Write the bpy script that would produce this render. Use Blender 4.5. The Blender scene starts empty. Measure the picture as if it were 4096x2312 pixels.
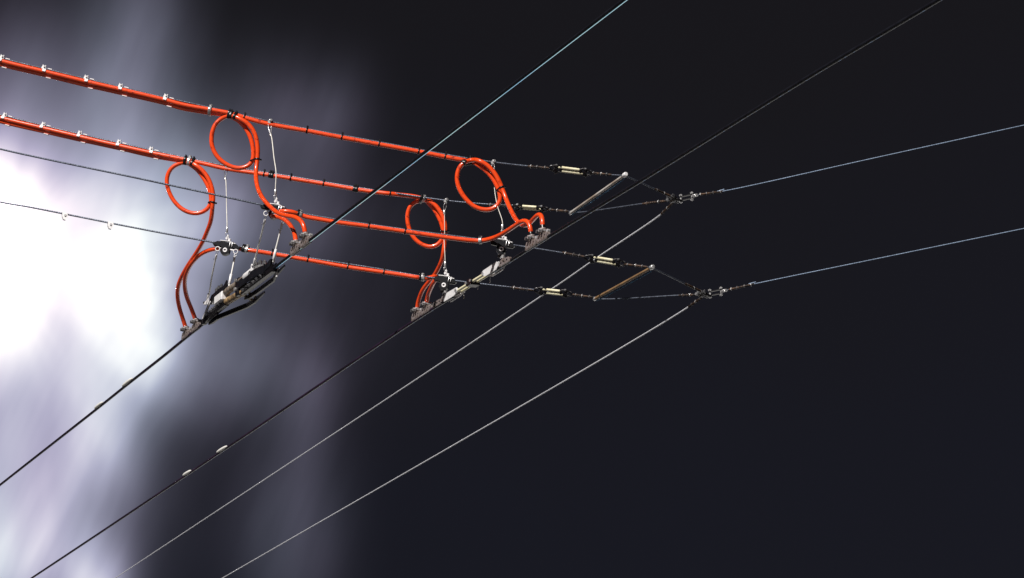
import bpy, bmesh, math, random
from mathutils import Vector, Matrix, Quaternion

random.seed(7)
scene = bpy.context.scene
COL = scene.collection
R = math.radians

# ------------------------------------------------------------------ camera
CAM_Z = 3.4
HEADING = 21.5140            # degrees to the right of the contact wires (+Y)
PITCH = 13.5189
cam_data = bpy.data.cameras.new("camera")
cam = bpy.data.objects.new("camera", cam_data)
COL.objects.link(cam)
cam.location = (0.0, 0.0, CAM_Z)
cam.rotation_euler = (R(90 + PITCH), 0.0, R(-HEADING))
cam_data.sensor_width = 36.0
cam_data.lens = 97.83
cam_data.clip_start = 0.05
cam_data.clip_end = 2000.0
scene.camera = cam
scene.render.resolution_x, scene.render.resolution_y = 1024, 578

# ------------------------------------------------------------------ light
TO_SUN = Vector((-0.58, -0.42, 0.69)).normalized()
sun_el = math.asin(TO_SUN.z)
sun_rot = math.atan2(TO_SUN.x, TO_SUN.y)
sun_data = bpy.data.lights.new("sun", 'SUN')
sun_data.energy = 5.0
sun_data.angle = R(0.5)
sun_data.color = (1.0, 0.955, 0.89)
sun = bpy.data.objects.new("sun", sun_data)
COL.objects.link(sun)
sun.rotation_euler = TO_SUN.to_track_quat('Z', 'Y').to_euler()
sun.location = (-6, -6, 12)

scene.view_settings.view_transform = 'Standard'
scene.view_settings.look = 'None'
scene.view_settings.exposure = 0.0
scene.view_settings.gamma = 1.0
scene.view_settings.use_curve_mapping = False
scene.cycles.use_denoising = True
scene.cycles.max_bounces = 8

# ------------------------------------------------------------------ sky
# a dark, heavy sky; low in the west a veil of bright cloud breaks open
world = bpy.data.worlds.new("World")
scene.world = world
world.use_nodes = True
wt = world.node_tree
wt.nodes.clear()


def wnode(kind, **kw):
    n = wt.nodes.new(kind)
    for k, v in kw.items():
        setattr(n, k, v)
    return n


def wmath(op, a, b=None, c=None, clamp=False):
    n = wnode('ShaderNodeMath', operation=op, use_clamp=clamp)
    for i, v in enumerate((a, b, c)):
        if v is None:
            continue
        if isinstance(v, (int, float)):
            n.inputs[i].default_value = v
        else:
            wt.links.new(v, n.inputs[i])
    return n.outputs[0]


tc = wnode('ShaderNodeTexCoord')
sep = wnode('ShaderNodeSeparateXYZ')
wt.links.new(tc.outputs['Generated'], sep.inputs[0])
AZI = wmath('MULTIPLY', wmath('ARCTAN2', sep.outputs[0], sep.outputs[1]), 57.29578)   # degrees clockwise from the wires
ELE = wmath('MULTIPLY', wmath('ARCSINE', sep.outputs[2]), 57.29578)                    # degrees above the horizon


def sky_noise(scale, sx, sz, detail, rough, off):
    m = wnode('ShaderNodeMapping')
    m.inputs['Location'].default_value = (off, off * 0.7, off * 1.3)
    m.inputs['Scale'].default_value = (sx, sx, sz)
    wt.links.new(tc.outputs['Generated'], m.inputs[0])
    n = wnode('ShaderNodeTexNoise')
    n.inputs['Scale'].default_value = scale
    n.inputs['Detail'].default_value = detail
    n.inputs['Roughness'].default_value = rough
    wt.links.new(m.outputs[0], n.inputs['Vector'])
    return n.outputs['Fac']


warp = wmath('SUBTRACT', sky_noise(9.0, 1.0, 0.6, 2.0, 0.5, 3.1), 0.5)
AZW = wmath('ADD', AZI, wmath('MULTIPLY', warp, 0.9))
ELW = wmath('ADD', ELE, wmath('MULTIPLY', warp, -1.3))


def bank(az, el, saz, sel, amp):
    """one soft bank of lit cloud: centre and spread in degrees of azimuth and elevation"""
    a = wmath('DIVIDE', wmath('SUBTRACT', AZW, az), saz)
    e = wmath('DIVIDE', wmath('SUBTRACT', ELW, el), sel)
    q = wmath('ADD', wmath('MULTIPLY', a, a), wmath('MULTIPLY', e, e))
    return wmath('MULTIPLY', wmath('EXPONENT', wmath('MULTIPLY', q, -1.0)), amp)


BREAK = (10.68, 14.15)
BANKS = [
    (10.45, 14.08, 0.89, 1.55, 2.924),
    (12.87, 13.91, 1.50, 1.27, 0.927),
    (11.95, 15.33, 1.96, 1.11, 0.462),
    (13.78, 12.13, 0.86, 1.11, 0.594),
    (11.50, 12.52, 1.74, 1.33, 0.414),
    (12.70, 11.14, 0.65, 1.49, 0.350),
    (13.21, 10.08, 0.65, 1.11, 0.318),
    (10.72, 9.88, 2.28, 2.78, 0.497),
    (11.38, 7.66, 1.28, 1.11, 0.428),
    (12.96, 7.10, 0.65, 1.11, 0.580),
    (13.67, 18.69, 0.84, 1.56, 0.109),
    (12.94, 16.98, 0.95, 1.63, 0.227),
    (14.52, 15.36, 1.29, 1.17, 0.310),
    (16.05, 14.85, 1.73, 1.16, 0.094),
    (16.58, 17.12, 1.24, 1.11, 0.094),
    (15.44, 12.18, 1.21, 1.11, 0.145),
    (17.20, 11.61, 0.65, 1.33, 0.069),
    (16.93, 8.97, 1.01, 2.32, 0.066),
    (11.13, 16.71, 1.13, 1.83, 0.200),
    (14.01, 16.59, 0.97, 1.11, 0.100),
    (12.21, 9.03, 0.65, 1.11, 0.171),
    (17.84, 13.75, 1.81, 2.43, 0.018),
    (10.69, 13.99, 0.39, 0.51, 55.000),
]
glow = None
for b in BANKS:
    g = bank(*b)
    glow = g if glow is None else wmath('ADD', glow, g)
streak = sky_noise(30.0, 1.0, 0.20, 3.0, 0.55, 1.7)
soft = sky_noise(16.0, 1.0, 0.8, 2.0, 0.5, 8.2)
# rays fan out from the brightest break in the cloud
ra = wmath('SUBTRACT', AZI, BREAK[0])
re_ = wmath('SUBTRACT', ELE, BREAK[1])
rad = wmath('MAXIMUM', wmath('SQRT', wmath('ADD', wmath('MULTIPLY', ra, ra), wmath('MULTIPLY', re_, re_))), 0.05)
comb = wnode('ShaderNodeCombineXYZ')
wt.links.new(wmath('MULTIPLY', wmath('DIVIDE', ra, rad), 3.0), comb.inputs[0])
wt.links.new(wmath('MULTIPLY', wmath('DIVIDE', re_, rad), 3.0), comb.inputs[1])
wt.links.new(wmath('MULTIPLY', rad, 0.16), comb.inputs[2])
rays = wnode('ShaderNodeTexNoise')
rays.inputs['Scale'].default_value = 0.85
rays.inputs['Detail'].default_value = 2.0
rays.inputs['Roughness'].default_value = 0.55
wt.links.new(comb.outputs[0], rays.inputs['Vector'])
fade = wmath('MULTIPLY', rad, 0.13, clamp=True)
ray = wmath('ADD', wmath('MULTIPLY', wmath('MULTIPLY', wmath('SUBTRACT', rays.outputs['Fac'], 0.5), fade), 1.15), 1.0)
wv = wnode('ShaderNodeCombineXYZ')
wt.links.new(wmath('MULTIPLY', wmath('SUBTRACT', AZW, wmath('MULTIPLY', ELW, 0.38)), 0.75), wv.inputs[0])
wt.links.new(wmath('MULTIPLY', wmath('ADD', ELE, wmath('MULTIPLY', AZI, 0.38)), 0.13), wv.inputs[1])
wisp = wnode('ShaderNodeTexNoise')
wisp.inputs['Scale'].default_value = 1.0
wisp.inputs['Detail'].default_value = 3.0
wisp.inputs['Roughness'].default_value = 0.5
wt.links.new(wv.outputs[0], wisp.inputs['Vector'])
wispy = wmath('ADD', wmath('MULTIPLY', wmath('MULTIPLY', wmath('SUBTRACT', wisp.outputs['Fac'], 0.5), fade), 1.5), 1.0)
ray = wmath('MULTIPLY', ray, wmath('MAXIMUM', wispy, 0.2))
mod = wmath('MULTIPLY', ray, wmath('ADD', wmath('MULTIPLY', streak, 0.55), wmath('ADD', wmath('MULTIPLY', soft, 0.35), 0.55)))
glow = wmath('MULTIPLY', glow, mod)
# thin cloud lets lilac and cool tones through, the densest light burns to white
tint = wnode('ShaderNodeValToRGB')
tint.color_ramp.elements[0].position = 0.0
tint.color_ramp.elements[0].color = (0.70, 0.70, 1.0, 1)
tint.color_ramp.elements[1].position = 1.0
tint.color_ramp.elements[1].color = (0.97, 0.97, 1.0, 1)
e = tint.color_ramp.elements.new(0.55)
e.color = (0.74, 0.75, 1.0, 1)
wt.links.new(glow, tint.inputs[0])
cool = wnode('ShaderNodeValToRGB')
cool.color_ramp.elements[0].position = 0.36
cool.color_ramp.elements[0].color = (0.90, 1.06, 0.98, 1)
cool.color_ramp.elements[1].position = 0.64
cool.color_ramp.elements[1].color = (1.08, 0.98, 1.02, 1)
wt.links.new(sky_noise(12.0, 1.0, 0.5, 2.0, 0.5, 11.9), cool.inputs[0])
tmix = wnode('ShaderNodeMix', data_type='RGBA', blend_type='MULTIPLY')
tmix.inputs['Factor'].default_value = 1.0
wt.links.new(tint.outputs[0], tmix.inputs['A'])
wt.links.new(cool.outputs[0], tmix.inputs['B'])
bg_glow = wnode('ShaderNodeBackground')
wt.links.new(tmix.outputs['Result'], bg_glow.inputs[0])
wt.links.new(glow, bg_glow.inputs[1])

bg_dark = wnode('ShaderNodeBackground')
# the dark deck turns a little bluer toward the horizon
dark_ramp = wnode('ShaderNodeValToRGB')
dark_ramp.color_ramp.elements[0].position = 0.25
dark_ramp.color_ramp.elements[0].color = (0.0112, 0.0112, 0.0180, 1)
dark_ramp.color_ramp.elements[1].position = 0.62
dark_ramp.color_ramp.elements[1].color = (0.0118, 0.0108, 0.0134, 1)
low = wmath('ADD', wmath('MULTIPLY', ELE, 1 / 30.0), wmath('MULTIPLY', wmath('SUBTRACT', sky_noise(5.0, 1.0, 1.0, 2.0, 0.5, 5.5), 0.5), 0.6), clamp=True)
wt.links.new(low, dark_ramp.inputs[0])
wt.links.new(dark_ramp.outputs[0], bg_dark.inputs[0])
bg_dark.inputs[1].default_value = 0.74

nishita = wnode('ShaderNodeTexSky', sky_type='NISHITA')
nishita.sun_disc = False
nishita.sun_elevation = sun_el
nishita.sun_rotation = sun_rot
bg_blue = wnode('ShaderNodeBackground')
wt.links.new(nishita.outputs[0], bg_blue.inputs[0])
bg_blue.inputs[1].default_value = 0.0003

add1 = wnode('ShaderNodeAddShader')
add2 = wnode('ShaderNodeAddShader')
wout = wnode('ShaderNodeOutputWorld')
wt.links.new(bg_dark.outputs[0], add1.inputs[0])
wt.links.new(bg_blue.outputs[0], add1.inputs[1])
wt.links.new(add1.outputs[0], add2.inputs[0])
wt.links.new(bg_glow.outputs[0], add2.inputs[1])
wt.links.new(add2.outputs[0], wout.inputs[0])

# ------------------------------------------------------------------ materials


def material(name, base, rough=0.5, metal=0.0, second=None, nscale=60.0, lo=0.35, hi=0.7, bump=0.0,
             bscale=300.0, coat=0.0, spec=0.5):
    m = bpy.data.materials.new(name)
    m.use_nodes = True
    nt = m.node_tree
    p = nt.nodes['Principled BSDF']
    p.inputs['Roughness'].default_value = rough
    p.inputs['Metallic'].default_value = metal
    p.inputs['Specular IOR Level'].default_value = spec
    p.inputs['Coat Weight'].default_value = coat
    p.inputs['Coat Roughness'].default_value = 0.05
    p.inputs['Base Color'].default_value = (*base, 1)
    tcn = nt.nodes.new('ShaderNodeTexCoord')
    if second is not None:
        n = nt.nodes.new('ShaderNodeTexNoise')
        n.inputs['Scale'].default_value = nscale
        n.inputs['Detail'].default_value = 4.0
        nt.links.new(tcn.outputs['Object'], n.inputs['Vector'])
        r = nt.nodes.new('ShaderNodeValToRGB')
        r.color_ramp.elements[0].position = lo
        r.color_ramp.elements[0].color = (*second, 1)
        r.color_ramp.elements[1].position = hi
        r.color_ramp.elements[1].color = (*base, 1)
        nt.links.new(n.outputs['Fac'], r.inputs[0])
        nt.links.new(r.outputs[0], p.inputs['Base Color'])
    if bump:
        n2 = nt.nodes.new('ShaderNodeTexNoise')
        n2.inputs['Scale'].default_value = bscale
        n2.inputs['Detail'].default_value = 3.0
        nt.links.new(tcn.outputs['Object'], n2.inputs['Vector'])
        b = nt.nodes.new('ShaderNodeBump')
        b.inputs['Strength'].default_value = bump
        b.inputs['Distance'].default_value = 0.002
        nt.links.new(n2.outputs['Fac'], b.inputs['Height'])
        nt.links.new(b.outputs[0], p.inputs['Normal'])
    return m


M = {
    'orange': material('orange_cable_sheath', (0.93, 0.076, 0.010), 0.28, second=(0.30, 0.018, 0.007), nscale=60,
                       lo=0.27, hi=0.42, bump=0.14, bscale=70, coat=0.9),
    'copper': material('oxidised_contact_wire', (0.011, 0.012, 0.018), 0.45, metal=0.0, second=(0.006, 0.006, 0.010), nscale=30,
                       bump=0.15, spec=0.2),
    'worn_glint': material('worn_face_blue_glint', (0.50, 0.88, 1.0), 0.03, metal=1.0, second=(0.22, 0.62, 1.0), nscale=2.2,  # worn metal with the blue-white glint put into its colour
                     lo=0.36, hi=0.55),
    'dull_glint': material('dull_face_glint_dashes', (0.07, 0.17, 0.36), 0.15, metal=1.0, second=(0.008, 0.010, 0.016), nscale=38,  # dim copy for the other wires, faint blue glint dashes in the colour
                          lo=0.50, hi=0.60),
    'fringe_copper': material('violet_fringed_wire', (0.034, 0.016, 0.042), 0.40, spec=0.2, second=(0.012, 0.008, 0.016), nscale=6),  # violet imitates lens colour fringing, put into the far wires' colour
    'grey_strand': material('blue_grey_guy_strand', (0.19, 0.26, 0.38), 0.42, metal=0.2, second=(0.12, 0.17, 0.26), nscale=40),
    'dull_steel': material('dull_steel', (0.30, 0.30, 0.32), 0.34, metal=0.6, second=(0.09, 0.09, 0.10), nscale=120, lo=0.38, hi=0.6),
    'strand': material('galvanised_strand', (0.15, 0.175, 0.23), 0.36, metal=0.5, second=(0.07, 0.078, 0.11), nscale=90, bump=0.2),
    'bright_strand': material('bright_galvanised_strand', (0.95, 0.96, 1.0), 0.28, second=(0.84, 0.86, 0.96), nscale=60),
    'rust': material('rusty_wrap', (0.115, 0.062, 0.036), 0.55, metal=0.2, second=(0.014, 0.010, 0.010), nscale=90, lo=0.4, hi=0.65, bump=0.4),
    'black': material('black_insulator', (0.006, 0.006, 0.009), 0.34, second=(0.011, 0.012, 0.016), nscale=80, bump=0.12, lo=0.4, spec=0.3),
    'tie': material('black_nylon', (0.006, 0.006, 0.008), 0.32),
    'dark': material('dark_bronze', (0.018, 0.015, 0.018), 0.36, metal=0.4, second=(0.007, 0.006, 0.009), nscale=90, bump=0.2),
    'silver': material('bright_steel', (0.86, 0.86, 0.88), 0.26, metal=0.6, second=(0.30, 0.29, 0.31), nscale=150, lo=0.38, hi=0.56),
    'zinc': material('zinc_white', (0.90, 0.89, 0.92), 0.42, metal=0.05, second=(0.58, 0.55, 0.60), nscale=90, lo=0.25, hi=0.45),
    'white': material('white_sleeve', (0.95, 0.94, 0.92), 0.35, second=(0.85, 0.84, 0.82), nscale=60),
    'cast': material('cast_bronze_plate', (0.27, 0.228, 0.232), 0.5, metal=0.15, second=(0.10, 0.070, 0.045), nscale=110,
                     lo=0.34, hi=0.55, bump=0.2),
    'cream': material('cream_wire', (0.92, 0.90, 0.85), 0.40, second=(0.76, 0.73, 0.68), nscale=60),
    'fibre': material('pale_fibreglass', (0.96, 0.93, 0.70), 0.36, second=(0.86, 0.78, 0.52), nscale=50),
    'tan_fibre': material('tan_fibreglass', (0.50, 0.33, 0.16), 0.45, second=(0.13, 0.09, 0.06), nscale=30, lo=0.38, hi=0.6),
    'grey_fibre': material('grey_fibreglass', (0.30, 0.25, 0.21), 0.5, second=(0.10, 0.07, 0.05), nscale=30, lo=0.38, hi=0.6),
    'wood': material('tan_bar', (0.34, 0.205, 0.10), 0.48, second=(0.17, 0.10, 0.055), nscale=14, lo=0.3, hi=0.65, bump=0.3),
    'steel_bar': material('weathered_bar', (0.58, 0.55, 0.53), 0.42, second=(0.30, 0.22, 0.16), nscale=9, lo=0.36, hi=0.6, bump=0.3),
    'blue_strand': material('blue_grey_strand', (0.16, 0.42, 0.72), 0.25, metal=0.6, second=(0.05, 0.09, 0.16), nscale=60),
}


def street_material():
    """dark asphalt under the wires, and an added, unseen pale patch that bounces light up"""
    m = material('street_and_bounce_patch', (0.80, 0.81, 0.82), 0.8, second=(0.72, 0.73, 0.74), nscale=0.3)
    nt = m.node_tree
    p = nt.nodes['Principled BSDF']
    old = p.inputs['Base Color'].links[0].from_socket
    tcn = nt.nodes.new('ShaderNodeTexCoord')
    sx = nt.nodes.new('ShaderNodeSeparateXYZ')
    nt.links.new(tcn.outputs['Object'], sx.inputs[0])
    # the added pale patch, a reflector for the contact wire glint, lies ahead on the right-hand side: x > 5.5 m, 14 m < y < 75 m
    edges = []
    for sock, op, val in ((0, 'GREATER_THAN', 5.5), (1, 'GREATER_THAN', 14.0), (1, 'LESS_THAN', 75.0)):
        q = nt.nodes.new('ShaderNodeMath')
        q.operation = op
        nt.links.new(sx.outputs[sock], q.inputs[0])
        q.inputs[1].default_value = val
        edges.append(q)
    m1 = nt.nodes.new('ShaderNodeMath')
    m1.operation = 'MULTIPLY'
    nt.links.new(edges[0].outputs[0], m1.inputs[0])
    nt.links.new(edges[1].outputs[0], m1.inputs[1])
    gt = nt.nodes.new('ShaderNodeMath')
    gt.operation = 'MULTIPLY'
    nt.links.new(m1.outputs[0], gt.inputs[0])
    nt.links.new(edges[2].outputs[0], gt.inputs[1])
    n = nt.nodes.new('ShaderNodeTexNoise')
    n.inputs['Scale'].default_value = 40.0
    nt.links.new(tcn.outputs['Object'], n.inputs['Vector'])
    r = nt.nodes.new('ShaderNodeValToRGB')
    r.color_ramp.elements[0].color = (0.035, 0.035, 0.037, 1)
    r.color_ramp.elements[1].color = (0.06, 0.06, 0.062, 1)
    nt.links.new(n.outputs['Fac'], r.inputs[0])
    mx = nt.nodes.new('ShaderNodeMix')
    mx.data_type = 'RGBA'
    nt.links.new(gt.outputs[0], mx.inputs['Factor'])
    nt.links.new(r.outputs[0], mx.inputs['A'])
    nt.links.new(old, mx.inputs['B'])
    nt.links.new(mx.outputs['Result'], p.inputs['Base Color'])
    return m


M['ground'] = street_material()

# ------------------------------------------------------------------ measured positions, metres (x across the street, y along the wires, z up)
G = {'D': {'D1': [(2.6707, 9.1215, 6.2661), (2.6707, 9.1069, 6.2391), (2.6707, 9.0901, 6.2173), (2.6707, 9.0568, 6.1362), (2.6707, 9.0274, 6.0719), (2.6707, 9.0245, 5.9925),
              (2.6707, 9.0291, 5.9694)],
       'D2': [(2.6707, 9.693, 6.2515), (2.6707, 9.6913, 6.2319), (2.6707, 9.683, 6.2177), (2.6707, 9.669, 6.1543), (2.6707, 9.664, 6.1133), (2.6707, 9.6634, 6.0419),
              (2.6707, 9.6637, 6.0295), (2.6707, 9.6621, 5.9956)],
       'D3': [(3.389, 8.7802, 6.1096), (3.389, 8.7717, 6.0932), (3.389, 8.7673, 6.0325), (3.389, 8.7396, 5.9568), (3.389, 8.7187, 5.8989), (3.389, 8.6997, 5.8571),
              (3.389, 8.6898, 5.8362)],
       'D4': [(3.389, 9.2761, 6.093), (3.389, 9.2757, 6.0683), (3.389, 9.2737, 6.0564), (3.389, 9.272, 5.9549), (3.389, 9.2762, 5.9648), (3.389, 9.2764, 5.8674),
              (3.389, 9.2762, 5.8544), (3.389, 9.2722, 5.8373)]},
 'FC': {'F1': [(2.6707, 10.196, 5.7266), (2.6707, 10.211, 5.7676)],
        'F2': [(2.6707, 10.0516, 5.7269), (2.6707, 10.0677, 5.7685)],
        'F3': [(2.6707, 8.7711, 5.7255), (2.6707, 8.7731, 5.7596)],
        'F4': [(2.6707, 8.6602, 5.7253), (2.6707, 8.6659, 5.7639)],
        'F5': [(3.389, 9.5641, 5.7239), (3.389, 9.565, 5.7604)],
        'F6': [(3.389, 9.4598, 5.7246), (3.389, 9.4606, 5.7617)],
        'F7': [(3.389, 8.4127, 5.7352), (3.389, 8.4219, 5.7739)],
        'F8': [(3.389, 8.3129, 5.7364), (3.389, 8.3172, 5.7731)]},
 'H': 5.73,
 'I': {'I1': [(2.6707, 9.0197, 5.9595), (2.6707, 9.0121, 5.9534), (2.6707, 9.0587, 5.9138), (2.6707, 9.1481, 5.9533)],
       'I2': [(2.6707, 9.6559, 5.9881), (2.6707, 9.6463, 5.9583), (2.6707, 9.657, 5.9215), (2.6707, 9.7741, 5.9721), (2.6707, 9.5247, 5.9028), (2.6707, 9.6377, 5.9397)],
       'I3': [(3.389, 8.6809, 5.824), (3.389, 8.6849, 5.8019), (3.389, 8.693, 5.7655), (3.389, 8.6848, 5.7421), (3.389, 8.6784, 5.7829)],
       'I4': [(3.389, 9.2612, 5.8283), (3.389, 9.2626, 5.8044), (3.389, 9.2619, 5.764), (3.389, 9.307, 5.732), (3.389, 9.2459, 5.7813)]},
 'J': {'J1': {'P': (4.0498, 8.6674, 6.0236),
              'lo': [(3.9484, 8.7747, 6.0236), (4.0401, 8.6831, 6.0236)],
              'r': [(4.0654, 8.6583, 6.024), (4.0919, 8.6429, 6.0243), (4.1887, 8.5866, 6.0466), (5.1067, 8.0529, 6.2429)],
              'up': [(3.9524, 8.588, 6.0236), (4.0278, 8.639, 6.0236)],
              'w': [(4.0788, 8.7581, 6.0236), (4.0795, 8.8757, 6.0236), (4.1152, 9.5173, 6.0236), (4.1492, 10.0579, 6.0236), (4.6003, 19.3512, 6.0236)]},
       'J2': {'P': (4.1534, 8.658, 5.6836),
              'lo': [(4.0468, 8.7143, 5.6836), (4.1264, 8.6657, 5.6836)],
              'r': [(4.167, 8.65, 5.6908), (4.1956, 8.6334, 5.6932), (4.2991, 8.5732, 5.7149), (5.1164, 8.098, 5.8798)],
              'up': [(4.0458, 8.552, 5.6836), (4.1192, 8.6003, 5.6836)],
              'w': [(4.1678, 8.7244, 5.6836), (4.1765, 8.8606, 5.6836), (4.2169, 9.3914, 5.6836), (4.6212, 16.6001, 5.6836)]}},
 'SI1': {'far': (2.6707, 9.9481, 5.753), 'mid': (2.6707, 9.4296, 5.7299), 'near': (2.6707, 8.9194, 5.7076), 'wl': (2.6707, 9.8292, 5.7197)},
 'SI1b': {},
 'SI2': {'f0': (3.389, 9.275, 5.7282), 'f1': (3.389, 9.1181, 5.7287), 'mid': (3.389, 8.9956, 5.7281), 'n0': (3.389, 8.7093, 5.7279), 'n1': (3.389, 8.8759, 5.7291)},
 'W': {'W1': [(2.6707, 6.0134, 5.7212), (2.6707, 7.0448, 5.7245), (2.6707, 7.8766, 5.7266), (2.6707, 8.6573, 5.7295), (2.6707, 10.2479, 5.7315),
              (2.6707, 10.5067, 5.7203), (2.6707, 11.1244, 5.7178), (2.6707, 11.6302, 5.7141), (2.6707, 13.775, 5.7061)],
       'W2': [(3.389, 5.7099, 5.7146), (3.389, 6.3909, 5.7226), (3.389, 7.554, 5.7227), (3.389, 8.1974, 5.7263), (3.389, 8.6929, 5.7318), (3.389, 9.3069, 5.7255),
              (3.389, 9.5977, 5.7228), (3.389, 9.8634, 5.7184), (3.389, 11.7797, 5.6772), (3.389, 12.2286, 5.669), (3.389, 12.8433, 5.6568), (3.389, 16.3795, 5.596)]},
 'band': {'CB': [(2.4773, 9.2181, 6.3343)],
          'CD': [(2.5457, 9.7609, 6.2998), (3.3205, 9.3081, 6.1122)],
          'CE': [(2.7498, 8.99, 5.9192), (3.3161, 8.7197, 5.815)],
          'CF': [(2.7379, 9.6109, 5.9404), (3.3125, 9.302, 5.8156)]},
 'cab': {'CA': [(1.787, 9.5572, 6.5268), (1.9313, 9.4888, 6.4844), (2.0717, 9.4223, 6.4419), (2.2114, 9.3561, 6.4031), (2.3439, 9.2933, 6.3645), (2.3859, 9.2734, 6.3487),
                (2.477, 9.2302, 6.3289), (2.5208, 9.2095, 6.3214), (2.5512, 9.1951, 6.3119), (2.5715, 9.1855, 6.2999), (2.5886, 9.1774, 6.2823), (2.6076, 9.1683, 6.2512),
                (2.6201, 9.1624, 6.2128), (2.6252, 9.16, 6.1745), (2.6231, 9.161, 6.1479), (2.6101, 9.1672, 6.13), (2.5819, 9.1805, 6.1211), (2.5467, 9.1972, 6.1313),
                (2.5127, 9.2133, 6.1598), (2.4917, 9.2233, 6.2003), (2.4881, 9.225, 6.2424), (2.4982, 9.2202, 6.2836), (2.5211, 9.2093, 6.3083), (2.5431, 9.1869, 6.3136),
                (2.5683, 9.161, 6.2995), (2.5988, 9.1465, 6.2778), (2.6212, 9.1359, 6.2418), (2.6314, 9.1311, 6.1939), (2.6314, 9.1311, 6.1445), (2.6264, 9.1267, 6.105),
                (2.6195, 9.0971, 6.0586), (2.6147, 9.0517, 6.0125), (2.6138, 8.9949, 5.9679), (2.6176, 8.9172, 5.9189), (2.6247, 8.8397, 5.8763), (2.637, 8.7703, 5.8499),
                (2.6505, 8.7182, 5.8328), (2.6613, 8.6873, 5.8129), (2.6669, 8.6715, 5.7898), (2.6707, 8.6683, 5.7645)],
         'CB': [(1.7844, 9.5464, 6.5368), (1.9287, 9.4781, 6.4937), (2.0689, 9.4116, 6.4519), (2.2085, 9.3455, 6.4123), (2.3409, 9.2827, 6.3734),
                (2.3828, 9.2629, 6.3591), (2.4739, 9.2197, 6.3378), (2.5379, 9.1894, 6.3233), (2.5884, 9.1654, 6.3057), (2.6691, 9.1272, 6.279), (2.7896, 9.0701, 6.2522),
                (2.7914, 9.0693, 6.2518), (2.9068, 9.0146, 6.2239), (3.0246, 8.9588, 6.1966), (3.1531, 8.8979, 6.1669), (3.238, 8.8577, 6.1459), (3.2889, 8.8336, 6.1344),
                (3.3246, 8.8166, 6.1261), (3.3293, 8.7694, 6.1019), (3.3539, 8.7577, 6.0811), (3.3758, 8.7474, 6.0525), (3.3908, 8.7403, 6.021), (3.399, 8.7364, 5.9928),
                (3.399, 8.7364, 5.9694), (3.3882, 8.7415, 5.951), (3.3692, 8.7505, 5.9396), (3.3433, 8.7628, 5.9401), (3.3161, 8.7757, 5.9524), (3.2921, 8.787, 5.9772),
                (3.2731, 8.796, 6.0088), (3.2632, 8.8007, 6.0408), (3.2631, 8.8008, 6.0705), (3.2706, 8.7972, 6.0954), (3.2856, 8.7901, 6.1129), (3.3136, 8.7919, 6.1245),
                (3.3246, 8.7486, 6.1115), (3.3492, 8.737, 6.096), (3.3723, 8.726, 6.0683), (3.3887, 8.7183, 6.0353), (3.4009, 8.7125, 6.0008), (3.408, 8.6935, 5.9594),
                (3.4026, 8.635, 5.9055), (3.3944, 8.57, 5.8594), (3.3915, 8.511, 5.8269), (3.3927, 8.4629, 5.8161), (3.3889, 8.4105, 5.8177), (3.3863, 8.3654, 5.8221),
                (3.3888, 8.3424, 5.8226), (3.3906, 8.3284, 5.8094), (3.3883, 8.3183, 5.7889), (3.389, 8.3172, 5.7731)],
         'CC': [(1.9069, 10.1462, 6.4935), (2.0492, 10.0631, 6.4479), (2.187, 9.9825, 6.4043), (2.3222, 9.9035, 6.3632), (2.4322, 9.8393, 6.328), (2.489, 9.806, 6.3136),
                (2.5375, 9.7777, 6.3002), (2.5585, 9.7655, 6.2871), (2.5813, 9.7521, 6.2647), (2.6027, 9.7396, 6.2315), (2.6182, 9.7306, 6.1968),
                (2.6264, 9.7257, 6.1644), (2.627, 9.7254, 6.1365), (2.6139, 9.733, 6.112), (2.5903, 9.7468, 6.0996), (2.5629, 9.7628, 6.1009), (2.5317, 9.7811, 6.1183),
                (2.5042, 9.7972, 6.1504), (2.4853, 9.8082, 6.1913), (2.4781, 9.8124, 6.2277), (2.4825, 9.8099, 6.2596), (2.4973, 9.8012, 6.2838),
                (2.5204, 9.7877, 6.2955), (2.5451, 9.7612, 6.2966), (2.5663, 9.7349, 6.2806), (2.5908, 9.7206, 6.2573), (2.6103, 9.7092, 6.2263),
                (2.6238, 9.7013, 6.1857), (2.6287, 9.6984, 6.1496), (2.6266, 9.6996, 6.1219), (2.6283, 9.7114, 6.0932), (2.6297, 9.7352, 6.0635),
                (2.6275, 9.7611, 6.0433), (2.6247, 9.8199, 6.0094), (2.618, 9.895, 5.9786), (2.6106, 9.9688, 5.953), (2.606, 10.042, 5.925), (2.6073, 10.0988, 5.8974),
                (2.618, 10.1435, 5.8677), (2.6371, 10.1809, 5.8326), (2.6577, 10.2037, 5.7964), (2.6707, 10.211, 5.7676)],
         'CD': [(1.9043, 10.1357, 6.5046), (2.0466, 10.0526, 6.4573), (2.1843, 9.9721, 6.4125), (2.3194, 9.8932, 6.3698), (2.4293, 9.829, 6.3362),
                (2.4861, 9.7957, 6.3198), (2.545, 9.7613, 6.3035), (2.6072, 9.725, 6.2842), (2.6709, 9.6877, 6.2638), (2.801, 9.6117, 6.2352), (2.8862, 9.5619, 6.2154),
                (2.8864, 9.5618, 6.2153), (2.9967, 9.4974, 6.1886), (3.098, 9.4381, 6.1635), (3.1723, 9.3947, 6.1477), (3.2142, 9.3702, 6.1407), (3.2493, 9.3617, 6.1375),
                (3.2911, 9.3373, 6.1299), (3.3232, 9.3186, 6.1185), (3.3497, 9.3311, 6.1069), (3.3679, 9.3204, 6.0807), (3.3828, 9.3117, 6.0489), (3.3927, 9.3059, 6.019),
                (3.3967, 9.3036, 5.9959), (3.3935, 9.3055, 5.9716), (3.3806, 9.313, 5.9509), (3.359, 9.3256, 5.9412), (3.3312, 9.3419, 5.9493), (3.3061, 9.3566, 5.9713),
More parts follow.
